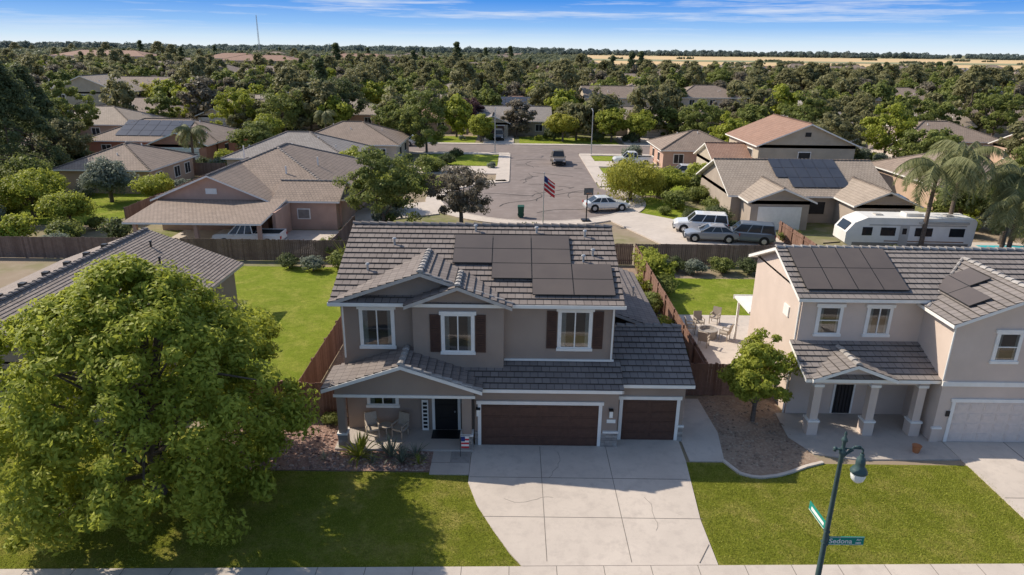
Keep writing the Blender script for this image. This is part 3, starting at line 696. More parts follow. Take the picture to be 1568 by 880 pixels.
bgh(0,142,0,14,11,2.8,'gable','x',BWC[1],M['tilegray'],gd=2); bgh(-19,144,0,13,11,2.8,'hip','x',BWC[0],M['tilered'])
bgh(21,144,0,17,11,2.8,'gable','x',BWC[1],M['tiletan'],wpos=1); bgh(42,144,0,16,11,2.8,'hip','x',BWC[4],M['tilebrown'])
bgh(71,118,0,16,12,2.8,'hip','x',BWC[3],M['tilebrown']); bgh(85,104,0,18,12,2.8,'gable','x',BWC[0],M['tiletan']); bgh(62,142,0,16,12,2.8,'hip','x',BWC[3],M['tilegray']); bgh(82,143,0,16,12,2.8,'gable','x',BWC[1],M['tiletan'])
bgh(-80,150,0,16,12,2.8,'hip','x',BWC[3],M['tilebrown']); bgh(-102,128,0,16,12,2.8,'hip','x',BWC[1],M['tiletan']); bgh(104,128,0,16,12,2.8,'hip','x',BWC[1],M['tiletan']); bgh(103,152,0,16,12,2.8,'gable','x',BWC[2],M['tilebrown'])
RH=empty('two_story_house',(36,90,0)); m=MB()
m.box(29.8,41.5,84,96,0,5.4,0); gable(m,29.8,41.5,84,96,5.3,.42,'y',.5,1,2,0,False,True,3)
m.box(25,30,84.5,94,0,2.9,0); gable(m,25,30,84.5,94,2.85,.4,'x',.4,1,2,0,False,True,3)
m.box(34.6,36.2,83.93,84,3.4,4.6,2); m.box(34.7,36.1,83.9,83.93,3.5,4.5,4); m.box(29.74,29.8,86,88,3.4,4.6,2); m.box(29.71,29.74,86.1,87.9,3.5,4.5,4)
m.box(33,34.4,83.94,84,.9,2.1,2); m.box(26,27.2,84.44,84.5,.9,2,2); m.box(35.2,35.9,83.95,84,6.4,6.9,4)
adopt(m.obj('house_body',[BWC[1],M['tilered'],M['white'],M['tilered'],M['dark']]),RH); occ.append((34,90,9))
bgh(26.8,103,0,11,10,2.8,'hip','x',BWC[4],M['tilebrown'],wing=False)
RH=empty('solar_roof_house',(29,70,0)); m=MB()
m.box(21.5,37,66.5,78,0,2.8,0); gable(m,21.5,37,66.5,78,2.75,.42,'x',.5,1,2,0,False,True,3)
m.box(31.8,37.2,62.2,67,0,2.8,0); gable(m,31.8,37.2,62.2,69,2.75,.42,'y',.5,1,2,0,False,True,3)
m.box(22.5,28,63.5,67,0,2.8,0); gable(m,22.5,28,63.5,69,2.75,.4,'y',.5,1,2,0,False,True,3)
m.box(23.2,27.3,63.44,63.5,0,2.2,2); m.box(34.2,34.9,62.14,62.2,3.6,4.0,4); m.box(33.4,35.6,62.14,62.2,1,2.2,4); m.box(28.8,30.8,66.44,66.5,.9,2.1,4)
zz=lambda y:2.75+.42*(y-66)+.12
for i in range(6):
    for j in range(3):
        a=26.6+i*1.15;p=67.3+j*1.65
        if i<1 and j==0: continue
        m.poly([(a,p,zz(p)),(a+1.12,p,zz(p)),(a+1.12,p+1.6,zz(p+1.6)),(a,p+1.6,zz(p+1.6))],5)
adopt(m.obj('house_body',[BWC[3],M['tiletan'],M['white'],M['tiletan'],M['dark'],M['solarb']]),RH); occ.append((30,70,10))
bgh(-75,128,0,16,12,2.8,'hip','x',BWC[0],M['tiletan']); bgh(51,80,90,15,11,2.8,'hip','x',BWC[0],M['tilebrown'],wing=False); bgh(62,66,0,14,12,2.8,'hip','x',BWC[3],M['tiletan'])
bgh(-46,82,90,11,10,2.8,'hip','x',BWC[0],M['tilebrown'],wing=False)
protos=[]
for i in range(12):
    two=i in(2,7)
    protos.append(bg_mesh('tract_house_proto',13+i%4*1.4,11+i%2,5.5 if two else 2.8,'hip' if i%2 else 'gable','x' if i%4 else 'y',BWC[i%5],BT[(i*2+1)%5],two=two,wing=not two,solar=(i%4==1),gd=i%3,wpos=-1 if i%3 else 1))
rows=[172,198,232,258,296,322,362,388,432,458,505,540,585]
for ri,Y in enumerate(rows):
    half=.80*Y+20; x=-half+random.uniform(0,10)
    while x<half:
        xx=x+random.uniform(-2,2); yy=Y+random.uniform(-4,4)+.03*x
        if all((xx-o[0])**2+(yy-o[1])**2>(o[2]+9)**2 for o in occ if abs(o[0]-xx)<30):
            place('tract_house',random.choice(protos),(xx,yy,0),R_((180 if ri%2 else 0)+random.choice((0,0,0,90))+random.uniform(-8,8))); occ.append((xx,yy,6.0))
        x+=random.uniform(19,26)
m=MB()
for i in range(0,len(rows)-1,2):
    y=(rows[i]+rows[i+1])/2-14; m.poly([(-700,y-4,.05),(700,y-4,.05),(700,y+4,.05),(-700,y+4,.05)])
m.obj('distant_streets',[M['asph']])
for x,y,w_,d_,h_ in ((-265,470,60,25,9),(-190,490,40,25,8),(-330,420,35,20,8),(-120,560,50,25,8),(-150,430,45,22,8)):
    m=MB(); m.box(-w_/2,w_/2,-d_/2,d_/2,0,h_,0); hip(m,-w_/2,w_/2,-d_/2,d_/2,h_,.25,1,1,2,False,1)
    for k in range(int(w_/6)): m.box(-w_/2+2+k*6,-w_/2+5+k*6,-d_/2-.1,-d_/2,1,3,3)
    m.obj('commercial_building',[BWC[2],M['tilered'],M['white'],M['dark']],None,(x,y,0)); occ.append((x,y,w_*.5))
m=MB()
for a,b in ((-1,-1),(1,-1),(0,1)): m.cyl((a,b,0),(a*.4,b*.4,52),.22,.15,5)
for k in range(26):
    f=1-.6*k/26; z=k*2
    m.cyl((-f,-f,z),(f*.96,-f*.96,z+2),.09,.09,4); m.cyl((f,-f,z),(0,f*.96,z+2),.09,.09,4); m.cyl((0,f,z),(-f*.96,-f*.96,z+2),.09,.09,4)
m.obj('radio_mast',[M['metal']],None,(-318,900,0))

# ------------------------------------------------------------ TREES
def tree_mesh(name,seed,Ht,R,base,ncl,cr,nleaf,ll,lw,leaf,shape='round',tr=.18,droop=0,ztop=1.0,limbs=12):
    g=np.random.default_rng(seed)
    d=g.normal(size=(ncl,3)); d/=np.linalg.norm(d,axis=1)[:,None]
    cz=(Ht+base)/2; rz=(Ht-base)/2-cr*.5
    if shape=='round':
        rad=g.uniform(.25,1,ncl)**.45
        th=np.arctan2(d[:,1],d[:,0]); lump=1+.15*np.sin(3*th+seed)+.12*np.sin(5*th+4*d[:,2]+seed*2)+.10*np.sin(7*d[:,2]+2*th)
        c=d*(rad*lump)[:,None]*np.array([R-cr*.5,R-cr*.5,rz]); 
        k=np.where(d[:,2]>0,1-.28*(d[:,2]**2)*ztop,1.0); c[:,:2]*=k[:,None]; c[:,2]+=cz
    elif shape=='dome':
        h=g.uniform(0,1,ncl)**.95; a=g.uniform(0,2*np.pi,ncl)
        q=np.clip((h-.27)/.74,0,1)
        pr=np.where(h>.27,np.clip(1-q**1.75,0,1)**.72,.82+.18*h/.27)
        lump=1+.08*np.sin(3*a+seed)+.08*np.sin(5*a+9*h)+.07*np.sin(4*a-14*h)
        rr=(R-cr*.6)*pr*lump*g.uniform(.12,1,ncl)**.36
        c=np.stack([rr*np.cos(a),rr*np.sin(a),base+cr*.4+(Ht-base-cr)*h],1); cz=base+(Ht-base)*.33
    elif shape=='cone':
        z=g.uniform(0,1,ncl)**1.4; a=g.uniform(0,2*np.pi,ncl); rr=R*(1-z)**.75*g.uniform(.4,1,ncl)**.5
        c=np.stack([rr*np.cos(a),rr*np.sin(a),base+(Ht-base-cr)*z],1)
    else:
        z=g.uniform(0,1,ncl); a=g.uniform(0,2*np.pi,ncl); rr=R*np.sin(np.pi*(.1+.88*z))**.6*g.uniform(.3,1,ncl)**.5
        c=np.stack([rr*np.cos(a),rr*np.sin(a),base+(Ht-base-cr)*z],1)
    crs=cr*g.uniform(.5,1.35,ncl); ctint=g.uniform(0,1,ncl)
    idx=g.integers(0,ncl,nleaf); o=g.normal(size=(nleaf,3)); o/=np.linalg.norm(o,axis=1)[:,None]
    rr=g.uniform(0,1,nleaf)**.4
    off=o*(rr*crs[idx])[:,None]; off[:,2]*=.72
    if droop: off[:,2]-=g.exponential(droop,nleaf)
    p=c[idx]+off
    p[:,2]=np.maximum(p[:,2],.12)
    cen=np.array([0,0,cz]); out=p-cen; out/=np.linalg.norm(out,axis=1)[:,None]+1e-6
    n=o*.7+out*.45+g.normal(size=(nleaf,3))*.55+np.array([0,0,.35]); n/=np.linalg.norm(n,axis=1)[:,None]
    t=np.cross(n,g.normal(size=(nleaf,3))); t/=np.linalg.norm(t,axis=1)[:,None]; b=np.cross(n,t)
    if droop: t[:,2]-=1.2; t/=np.linalg.norm(t,axis=1)[:,None]
    s=g.uniform(.65,1.3,nleaf)[:,None]
    L=t*ll*.5*s; W=b*lw*.5*s
    V=np.stack([p-L,p-W+L*.1,p+L,p+W+L*.1],1).reshape(-1,3)
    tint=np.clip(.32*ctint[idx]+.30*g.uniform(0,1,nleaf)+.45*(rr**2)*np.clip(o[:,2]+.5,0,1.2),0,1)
    m=MB()
    th=base+(Ht-base)*.45
    m.cyl((0,0,-.1),(0,0,base+.3),tr*1.25,tr,9,1,False); m.cyl((0,0,base+.3),(0.1,0,th),tr,tr*.45,8,1,False)
    rnd=random.Random(seed)
    far=np.argsort(-np.linalg.norm(c-np.array([0,0,cz]),axis=1))
    for k in range(limbs):
        q=c[far[rnd.randrange(0,max(1,len(far)//2))]]; z0=rnd.uniform(base*.8,th); st_=Vector((0,0,z0)); e=Vector(q); mid=st_.lerp(e,.5)+Vector((0,0,.12*(e-st_).length))
        m.cyl(st_,mid,tr*.45,tr*.25,6,1,False); m.cyl(mid,e,tr*.25,tr*.07,5,1,False)
    tv=np.array(m.v); tf=np.array([list(f) for f in m.f])
    nv=len(V); allv=np.concatenate([V,tv]); F=np.concatenate([np.arange(nv).reshape(-1,4),tf+nv])
    me=bpy.data.meshes.new(name); me.vertices.add(len(allv)); me.vertices.foreach_set('co',allv.astype(np.float32).ravel())
    me.loops.add(F.size); me.loops.foreach_set('vertex_index',F.astype(np.int32).ravel())
    me.polygons.add(len(F)); me.polygons.foreach_set('loop_start',np.arange(0,F.size,4,dtype=np.int32))
    try: me.polygons.foreach_set('loop_total',np.full(len(F),4,dtype=np.int32))
    except Exception: pass
    me.materials.append(leaf); me.materials.append(M['bark'])
    mi=np.zeros(len(F),dtype=np.int32); mi[nleaf:]=1; me.polygons.foreach_set('material_index',mi)
    me.update(calc_edges=True)
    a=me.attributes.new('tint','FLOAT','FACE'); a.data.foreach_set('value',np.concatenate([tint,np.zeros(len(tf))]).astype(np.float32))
    return me
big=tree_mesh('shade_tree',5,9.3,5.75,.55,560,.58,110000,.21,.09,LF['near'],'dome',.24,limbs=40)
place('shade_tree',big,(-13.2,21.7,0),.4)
place('small_round_tree',tree_mesh('small_round_tree',8,4.3,1.75,.9,120,.38,17000,.16,.08,LF['b'],'round',.09),(11.1,27.6,0))
def T(name,x,y,Ht,R,leaf,seed,base=1.2,**k):
    n=int(k.pop('n',10000)); sz=k.pop('sz',.32)
    o=place(name,tree_mesh(name,seed,Ht,R,base,k.pop('ncl',100),k.pop('cr',.75),n,sz,sz*.55,LF[leaf],**k),(x,y,0),seed*1.3); occ.append((x,y,R*.6)); return o
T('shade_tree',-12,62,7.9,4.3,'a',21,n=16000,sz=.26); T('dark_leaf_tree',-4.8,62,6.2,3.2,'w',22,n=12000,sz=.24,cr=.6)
T('weeping_tree',13.2,76,5.0,3.6,'y',23,droop=.5,n=12000,sz=.26); T('street_tree',-14,111,11.5,4.6,'a',24,n=11000,sz=.4,cr=.9)
T('street_tree',18,79,3.2,2.4,'b',25); T('street_tree',-42,128,9,5.5,'a',26,sz=.4,cr=1); T('street_tree',-52,131,9,4.5,'b',27,sz=.4)
T('shade_tree',-37,140,11,6.5,'d',28,sz=.45,cr=1.1,n=14000); T('purple_leaf_tree',-9,140,7,3,'p',29,sz=.4); T('street_tree',-6,126,5,2.5,'b',30)
T('street_tree',9,128,5.5,3,'y',31,sz=.35); T('street_tree',18,128,6.5,3.5,'b',32,sz=.38); T('street_tree',23,127,6,3,'b',33,sz=.38); T('street_tree',34,127,8,4.5,'a',34,sz=.4)
T('street_tree',44,128,7,4,'a',35,sz=.4); T('street_tree',52,126,9,4.5,'a',36,sz=.4); T('street_tree',-22,127,7,4,'a',37,sz=.4)
T('conifer_tree',-60,82,15,6.5,'d',38,shape='cone',sz=.4,n=22000,ncl=240,cr=1.1,base=.6); T('conifer_tree',-67,96,14,6,'d',39,shape='cone',sz=.45,n=16000,ncl=200,cr=1.1)
T('shade_tree',-72,112,11,5.5,'a',40,sz=.4,n=14000); T('shade_tree',-60,92,7,3.5,'c',41,sz=.35)
T('garden_tree',-46,64,5,3.5,'b',42,n=12000,sz=.26); T('garden_tree',-40,60,3.6,2.4,'b',43,n=9000,sz=.24); T('garden_tree',-50,60,6,3.6,'a',44,n=12000,sz=.26)
T('garden_tree',-43,72,4.6,2.8,'g',45,sz=.28); T('garden_tree',-37,70,3.4,2,'b',46,sz=.25); T('garden_tree',-52,72,5,3,'a',47,sz=.28); T('garden_tree',-57,66,7,4,'d',48,sz=.28)
T('street_tree',-66,148,10,5,'b',49,sz=.45); T('street_tree',-112,152,10,5,'b',50,sz=.45); T('shade_tree',-88,132,8,4,'a',51,sz=.45)
T('shade_tree',48,104,8,4.5,'c',53,sz=.38); T('shade_tree',56,93,7,4,'a',54,sz=.38,n=12000); T('shade_tree',66,84,8,4.5,'a',55,sz=.36,n=14000); T('shade_tree',72,95,9,4.5,'c',56,sz=.4,n=14000)
T('shade_tree',58,108,9,4.5,'b',57,sz=.4); T('shade_tree',80,86,9,5,'a',58,sz=.4,n=14000); T('shade_tree',93,100,11,6,'c',59,sz=.42,n=14000); T('shade_tree',95,116,12,6,'c',60,sz=.45,n=14000)
T('garden_tree',23,83,3.2,1.8,'b',61); T('garden_tree',20,65.5,1.8,1.4,'d',62,base=.2,n=4000,sz=.22); T('garden_tree',-20,86,4,2.2,'b',63); T('garden_tree',44,66,5,2.8,'a',64,sz=.28)
T('garden_tree',48,59,4.5,2.4,'c',65,sz=.28); T('garden_tree',-14,70,4,2.2,'b',66)
T('street_tree',75,132,10,5,'a',67,sz=.42); T('street_tree',64,128,9,4.5,'c',68,sz=.42); T('street_tree',92,134,11,5.5,'a',69,sz=.42)
T('shade_tree',42,103,7,3.6,'a',80,sz=.36); T('shade_tree',-38,102,6,3.4,'a',81,sz=.36); T('shade_tree',-40,113,6,3,'b',82,sz=.36); T('shade_tree',-74,98,9,5,'c',83,sz=.38); T('shade_tree',34,108,7,3.6,'b',84,sz=.38)
T('shade_tree',-88,112,9,5,'b',85,sz=.4); T('shade_tree',50,68,4.6,2.6,'b',86,sz=.3); T('shade_tree',56,60,6,3.2,'a',87,sz=.32)
shr=[tree_mesh('shrub',70+i,1.1,.8,.05,30,.3,2600,.13,.07,LF[k],'round',.04,limbs=3) for i,k in enumerate(('b','a','g','d'))]
for x,y,s,i in ((-11,48.5,1.6,0),(-13,49.5,1.5,1),(-15,49,1.2,2),(-10.5,46,.8,1),(-17,49.6,1.1,3),(10.4,47.6,1.9,0),(10.3,44.5,1.4,1),(11.5,49.8,1.0,2),(13.8,49.3,1.2,2),(16,49.6,1.3,1),(18,49.5,1.2,3),(12.6,50,1.1,3),(10.4,50,1.7,0),
    (-10.8,50.4,2,3),(24.5,59,1.2,1),(20.5,62,1.1,3),(-38,56,2,1),(-42,56,2.2,0),(-34,57,1.8,3),(-37,53,1.6,2),(-47,56,2.4,3),(16.5,64,1,1),(19,64.5,1.1,0),(-8,26.9,.6,1),(12.4,30.6,1,3),(31,53,1.3,1),(-14.8,52.6,1.6,1),(24.5,65.6,1.5,0),(21,71,1.6,1),
    (8.8,34,1.1,1),(8.7,37,1.3,0),(8.9,41,1.5,1),(8.6,45,1.2,0),(-52,57,2,0),(-56,60,2.5,1),(-33,86,2,0),(-38,90,2.2,1),(-20,100,1.8,0),(42,62,1.8,0),(45,70,2,1),(40,80,2,3),(28,81.5,1.6,0),(33,81,1.6,1)):
    place('shrub',shr[i],(x,y,0),x*7,s)
rq=random.Random(21); hs=empty('garden_shrub_mass')
for k in range(420):
    y=rq.uniform(54,135); x=rq.uniform(-.8,.8)*y
    if (-3<x<13 and 62<y<124) or 109<y<125 or (cx-13<x<cx+13 and 62<y<90) or (x>8 and x<25 and y<66) or (-31<x<-12 and y<62) or (10<x<27 and 86<y<105) or (24<x<41 and 53<y<60): continue
    if any(abs(o[0]-x)<o[2]+.4 and abs(o[1]-y)<o[2]+.2 for o in occ if o[2]>5.5) and rq.random()<.93: continue
    place('shrub_clump',rq.choice(shr),(x,y,0),rq.uniform(0,6),rq.uniform(.8,2.4),hs)
def yucca(x,y,s,n=46,seed=1,col='g'):
    m=MB(); rnd=random.Random(seed)
    for k in range(n):
        a=rnd.uniform(0,6.28); e=rnd.uniform(.25,1.45); L=s*rnd.uniform(.7,1.1); d=Vector((math.cos(a)*math.cos(e),math.sin(a)*math.cos(e),math.sin(e))); sd=Vector((-math.sin(a),math.cos(a),0))*.028*s
        p0=Vector((0,0,.05)); p1=p0+d*L*.55; p2=p0+d*L+Vector((0,0,-.18*L*math.cos(e)))
        m.poly([p0-sd*.6,p0+sd*.6,p1+sd,p1-sd],0); m.poly([p1-sd,p1+sd,p2],0)
    me=m.mesh('yucca_plant',[LF[col]]); at=me.attributes.new('tint','FLOAT','FACE'); at.data.foreach_set('value',[rnd.random() for _ in me.polygons])
    place('yucca_plant',me,(x,y,0))
yucca(-6.2,24.25,1.25,60,1,'b');yucca(-4.9,24.3,1.1,44,2);yucca(-4.4,23.9,.9,40,3);yucca(-5.6,23.8,.6,30,4);yucca(-3.7,23.8,.55,26,5,'b');yucca(-7.6,24.1,.5,24,6); yucca(-3.9,24.4,.9,30,9)
yucca(-11.8,48.9,2.2,40,7,'b');yucca(-12.6,50.4,2.4,40,8,'b')
m=MB(); m.lathe((0,0,0),[(.12,0),(.18,.3),(.2,.32),(.14,.3),(0,.28)],12); m.obj('plant_pot',[M['rust']],None,(17.2,25.1,.06))
def palm(x,y,h,s,seed):
    m=MB(); rnd=random.Random(seed)
    for k in range(8): m.cyl((.02*k*k*.1,0,h*k/8),(.02*(k+1)**2*.1,0,h*(k+1)/8),.2-.008*k,.2-.008*(k+1),9,1,False)
    top=Vector((.13,0,h))
    for k in range(30):
        a=rnd.uniform(0,6.28); e=rnd.uniform(-.25,1.25); L=s*rnd.uniform(.85,1.15); prev=top; d=Vector((math.cos(a),math.sin(a),0)); ang=e; seg=12
        side=Vector((-math.sin(a),math.cos(a),0))
        for j in range(seg):
            nx=prev+(d*math.cos(ang)+Vector((0,0,math.sin(ang))))*L/seg; ang-=.19
            m.cyl(prev,nx,.03,.025,3,0,False)
            if j>0:
                for q in range(3):
                    b=prev.lerp(nx,q/3); ll=.85*math.sin(math.pi*(.15+.8*j/seg))*s/3
                    for sg in (-1,1):
                        tip=b+side*sg*ll*.75+d*.15+Vector((0,0,-ll*rnd.uniform(.5,1.0))); wv=(nx-prev).normalized()*.05
                        m.poly([b-wv,b+wv,tip],0)
            prev=nx
    me=m.mesh('palm_tree',[LF['palm'],M['bark']]); at=me.attributes.new('tint','FLOAT','FACE'); at.data.foreach_set('value',[rnd.random() for _ in me.polygons])
    place('palm_tree',me,(x,y,0)); occ.append((x,y,2))
palm(34,55,7.1,3.8,1);palm(37.2,57,7.9,3.9,2);palm(41.5,56,6.6,3.8,3);palm(43.5,59,5.6,3.4,4);palm(-42,90,5.5,2.8,5);palm(-33,122,5,2.6,6);palm(40,53.2,4.8,3.4,7)
TM=empty('distant_tree_mass')
FP=[tree_mesh('distant_tree',100+i,h_,r_,1.0,56,1.0,3400,.62,.42,LF[l_],sh,.2,limbs=4) for i,(h_,r_,l_,sh) in enumerate(((9,4.2,'a','round'),(8,4.2,'c','round'),(10,4.0,'c','round'),(8,3.6,'b','round'),(10,4.4,'a','round'),(13,2.4,'d','cone'),(12,3.2,'c','column'),(7,3.3,'y','round'),(9,3.8,'w','round'),(6,3,'b','round')))]
wts=[5,5,6,3.5,4,.6,5,1,2.5,2]
cnt=0
def blocked(x,y,r=3):
    if abs(y-117)<8 or (abs(x-5)<8 and 60<y<118) : return True
    for o in occ:
        if abs(o[0]-x)<o[2]+r*.3 and abs(o[1]-y)<o[2]*.8: return True
    return False
rr=random.Random(3)
for k in range(3300):
    y=127+ (600-127)*rr.random()**.95; x=rr.uniform(-1,1)*(.78*y+15)
    if blocked(x,y): continue
    if y<165 and rr.random()<.35: continue
    if -115<x<-82 and 125<y<166: continue
    me=rr.choices(FP,wts)[0]; s=rr.uniform(.6,1.15)
    if y>300 and x>.02*y: s*=max(.48,1-.0018*(y-300))
    place('tree',me,(x,y,0),rr.uniform(0,6.28),(s,s,s*rr.uniform(.9,1.15)),TM); cnt+=1
    if y<260: occ.append((x,y,1.0))
for k in range(46):
    x=rr.uniform(20,230); y=205+.12*x+rr.uniform(-9,9); s=rr.uniform(.85,1.1)
    place('tree',FP[6 if k%3 else 2],(x,y,0),rr.uniform(0,6.28),(s*1.1,s*1.1,s),TM)
def far_mesh(name,seed,leaf,span,hmax,nl=6000,sz=1.7):
    g=np.random.default_rng(seed); n=26
    cx_=g.uniform(-span,span,n); cy_=g.uniform(-span*.4,span*.4,n); hh=g.uniform(.5,1,n)*hmax; r=hh*g.uniform(.3,.5,n)
    i=g.integers(0,n,nl); o=g.normal(size=(nl,3)); o/=np.linalg.norm(o,axis=1)[:,None]
    p=np.stack([cx_[i]+o[:,0]*r[i],cy_[i]+o[:,1]*r[i],hh[i]*.55+o[:,2]*hh[i]*.42],1)
    p+=g.normal(size=p.shape)*.5
    nn=o+g.normal(size=o.shape)*.4; nn/=np.linalg.norm(nn,axis=1)[:,None]; t=np.cross(nn,g.normal(size=o.shape)); t/=np.linalg.norm(t,axis=1)[:,None]; b=np.cross(nn,t)
    V=np.stack([p-t*sz/2,p-b*sz/2,p+t*sz/2,p+b*sz/2],1).reshape(-1,3)
    me=bpy.data.meshes.new(name); me.from_pydata(V.tolist(),[],np.arange(len(V)).reshape(-1,4).tolist()); me.materials.append(leaf)
    a=me.attributes.new('tint','FLOAT','FACE'); a.data.foreach_set('value',np.clip(g.uniform(0,.6,nl)+.4*g.uniform(0,1,n)[i],0,1).astype(np.float32)); return me
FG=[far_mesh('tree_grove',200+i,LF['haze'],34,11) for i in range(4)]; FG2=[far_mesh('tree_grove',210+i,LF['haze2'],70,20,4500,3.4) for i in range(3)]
TM2=empty('horizon_tree_line')
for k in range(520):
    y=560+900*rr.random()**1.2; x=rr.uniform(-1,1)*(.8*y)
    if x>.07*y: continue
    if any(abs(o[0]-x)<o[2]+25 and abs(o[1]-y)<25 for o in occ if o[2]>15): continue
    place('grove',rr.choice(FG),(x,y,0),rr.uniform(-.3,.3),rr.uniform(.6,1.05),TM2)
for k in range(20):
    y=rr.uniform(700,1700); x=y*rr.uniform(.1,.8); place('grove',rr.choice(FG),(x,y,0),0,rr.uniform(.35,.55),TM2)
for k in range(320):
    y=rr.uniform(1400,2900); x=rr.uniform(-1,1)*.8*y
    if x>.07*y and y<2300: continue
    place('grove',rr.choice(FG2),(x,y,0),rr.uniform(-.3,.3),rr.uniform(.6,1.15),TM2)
for k in range(26):
    y=rr.uniform(450,1000); x=rr.uniform(-.78,.0)*y; s=rr.uniform(1.1,1.7); place('tall_tree',FP[5 if k%3 else 6],(x,y,0),0,(s*1.2,s*1.2,s),TM2)
fr=empty('distant_roofs')
for k in range(90):
    y=rr.uniform(600,1000); x=rr.uniform(-.8,.07)*y
    place('roof_block',rr.choice(protos),(x,y,0),rr.uniform(-.3,.3),(1.5,1.2,1.35),fr)

# ------------------------------------------------------------ VEHICLES
PN={}
def paint(c):
    if c in PN: return PN[c]
    m,t,b=nt('car_paint'); b.inputs['Base Color'].default_value=rgba(c); b.inputs['Roughness'].default_value=.3; b.inputs['Coat Weight'].default_value=.6; b.inputs['Metallic'].default_value=.1
    n=noise(t,1.5); 
    col=mixc(t,maprange(t,n,.4,.8,0,.25),c,tuple(x*.75 for x in c)); t.links.new(col,b.inputs['Base Color']); PN[c]=m; return m
M['cglass']=surf('car_glass',(.02,.025,.03),None,3,.08,spec=.6); M['tail']=surf('tail_light',(.5,.02,.02),None,3,.3); M['headl']=surf('head_light',(.8,.8,.8),None,3,.15); M['tire']=surf('tire',(.025,.025,.025),None,5,.9)
def car(name,x,y,rot,kind,c):
    L,W,Ht={'sedan':(4.7,1.8,1.45),'suv':(4.9,1.95,1.78),'pickup':(5.8,2.0,1.88)}[kind]
    if kind=='sedan': prof=[(-.5,.60),(-.485,.86),(-.40,.97),(-.3,.98),(-.05,.95),(.18,.94),(.25,.92),(.4,.82),(.48,.70),(.5,.55)]; g0,g1,t0,t1=-.40,.22,-.24,.04
    elif kind=='suv': prof=[(-.5,.65),(-.49,1.02),(-.42,1.08),(-.3,1.08),(-.05,1.07),(.18,1.08),(.24,1.06),(.42,.98),(.485,.85),(.5,.6)]; g0,g1,t0,t1=-.485,.24,-.45,.10
    else: prof=[(-.5,.65),(-.495,1.10),(-.42,1.12),(-.3,1.12),(-.1,1.12),(.18,1.12),(.24,1.12),(.44,1.06),(.488,.95),(.5,.65)]; g0,g1,t0,t1=-.10,.25,-.07,.13
    m=MB(); secs=[]
    for fx,zb in prof:
        w_=W/2*(1-.16*(abs(fx)*2)**7); zl=.28 if abs(fx)<.47 else .38
        half=[(w_*.88,zl),(w_,zl+.14),(w_*1.0,zb*.62),(w_*.97,zb-.10),(w_*.88,zb)]
        secs.append([(fx*L,p,z) for p,z in half]+[(fx*L,-p,z) for p,z in reversed(half)])
    n=10
    for a,b in zip(secs,secs[1:]):
        for k in range(n):
            j=(k+1)%n; m.poly([a[k],a[j],b[j],b[k]],0)
    m.poly(secs[0][::-1],0); m.poly(secs[-1],0)
    zb0=[z for f,z in prof if f<=g0][-1]-.02; zb1=[z for f,z in prof if f>=g1-.03][0]-.02
    bw=W*.44; tw=W*.36
    A=[(g0*L,-bw,zb0),(g1*L,-bw,zb1),(g1*L,bw,zb1),(g0*L,bw,zb0),(t0*L,-tw,Ht-.05),(t1*L,-tw,Ht-.05),(t1*L,tw,Ht-.05),(t0*L,tw,Ht-.05)]
    m.hexa(A,1)
    o=.05; m.hexa([(t0*L-o,-tw-o*.7,Ht-.06),(t1*L+o,-tw-o*.7,Ht-.06),(t1*L+o,tw+o*.7,Ht-.06),(t0*L-o,tw+o*.7,Ht-.06),(t0*L+.1,-tw+.1,Ht+.01),(t1*L-.1,-tw+.1,Ht+.01),(t1*L-.1,tw-.1,Ht+.01),(t0*L+.1,tw-.1,Ht+.01)],0)
    for s in (-1,1):
        for f in (0,.34,.66,1):
            bx=(g0+(g1-g0)*f)*L; tx=(t0+(t1-t0)*f)*L; m.cyl((bx,s*bw,zb0+(zb1-zb0)*f),(tx,s*tw,Ht-.05),.045,.045,5,0,False)
        for fx in (-.31,.31):
            m.cyl((fx*L,s*(W/2-.02),.36),(fx*L,s*(W/2+.006),.36),.43,.43,18,2); m.cyl((fx*L,s*(W/2-.2),.34),(fx*L,s*(W/2+.02),.34),.34,.34,18,2); m.cyl((fx*L,s*(W/2+.02),.34),(fx*L,s*(W/2+.03),.34),.22,.2,10,3)
        m.box(.49*L,.503*L,s*W*.36-.14,s*W*.36+.14,.62,.76,5); m.box(-.503*L,-.49*L,s*W*.38-.1,s*W*.38+.1,.72,.95,4)
        m.box(.17*L,.21*L,s*(W/2+.02)-.07,s*(W/2+.02)+.07,1.0,1.12,0)
    m.box(.49*L,.505*L,-.45,.45,.48,.68,2); m.box(.47*L,.507*L,-W*.42,W*.42,.3,.42,2); m.box(-.507*L,-.48*L,-W*.42,W*.42,.36,.48,3)
    if kind=='pickup':
        m.box(-.485*L,-.12*L,-W*.38,W*.38,1.1,1.128,2); 
        for s in (-1,1): m.box(-.49*L,-.11*L,s*W*.42-.05,s*W*.42+.05,1.1,1.17,0)
        m.box(-.495*L,-.48*L,-W*.42,W*.42,1.1,1.17,0)
    o=m.obj(name,[paint(c),M['cglass'],M['tire'],M['metal'],M['tail'],M['headl']],None,(x,y,.12),R_(rot))
    return o
wh=(.85,.85,.83); 
car('parked_pickup_truck',-22.2,55.8,180,'pickup',wh); car('parked_suv',17.5,62.2,170,'suv',wh); car('parked_car',17.6,58.9,172,'sedan',(.30,.31,.33)); car('parked_suv',20.6,58.6,165,'suv',(.12,.15,.19))
car('parked_car',9.8,70.8,10,'sedan',(.7,.71,.69)); car('parked_pickup_truck',6.6,102,-90,'pickup',(.2,.17,.14)); car('parked_pickup_truck',17.6,101.5,180,'pickup',wh); car('parked_suv',22.6,90.5,175,'suv',(.6,.6,.6))
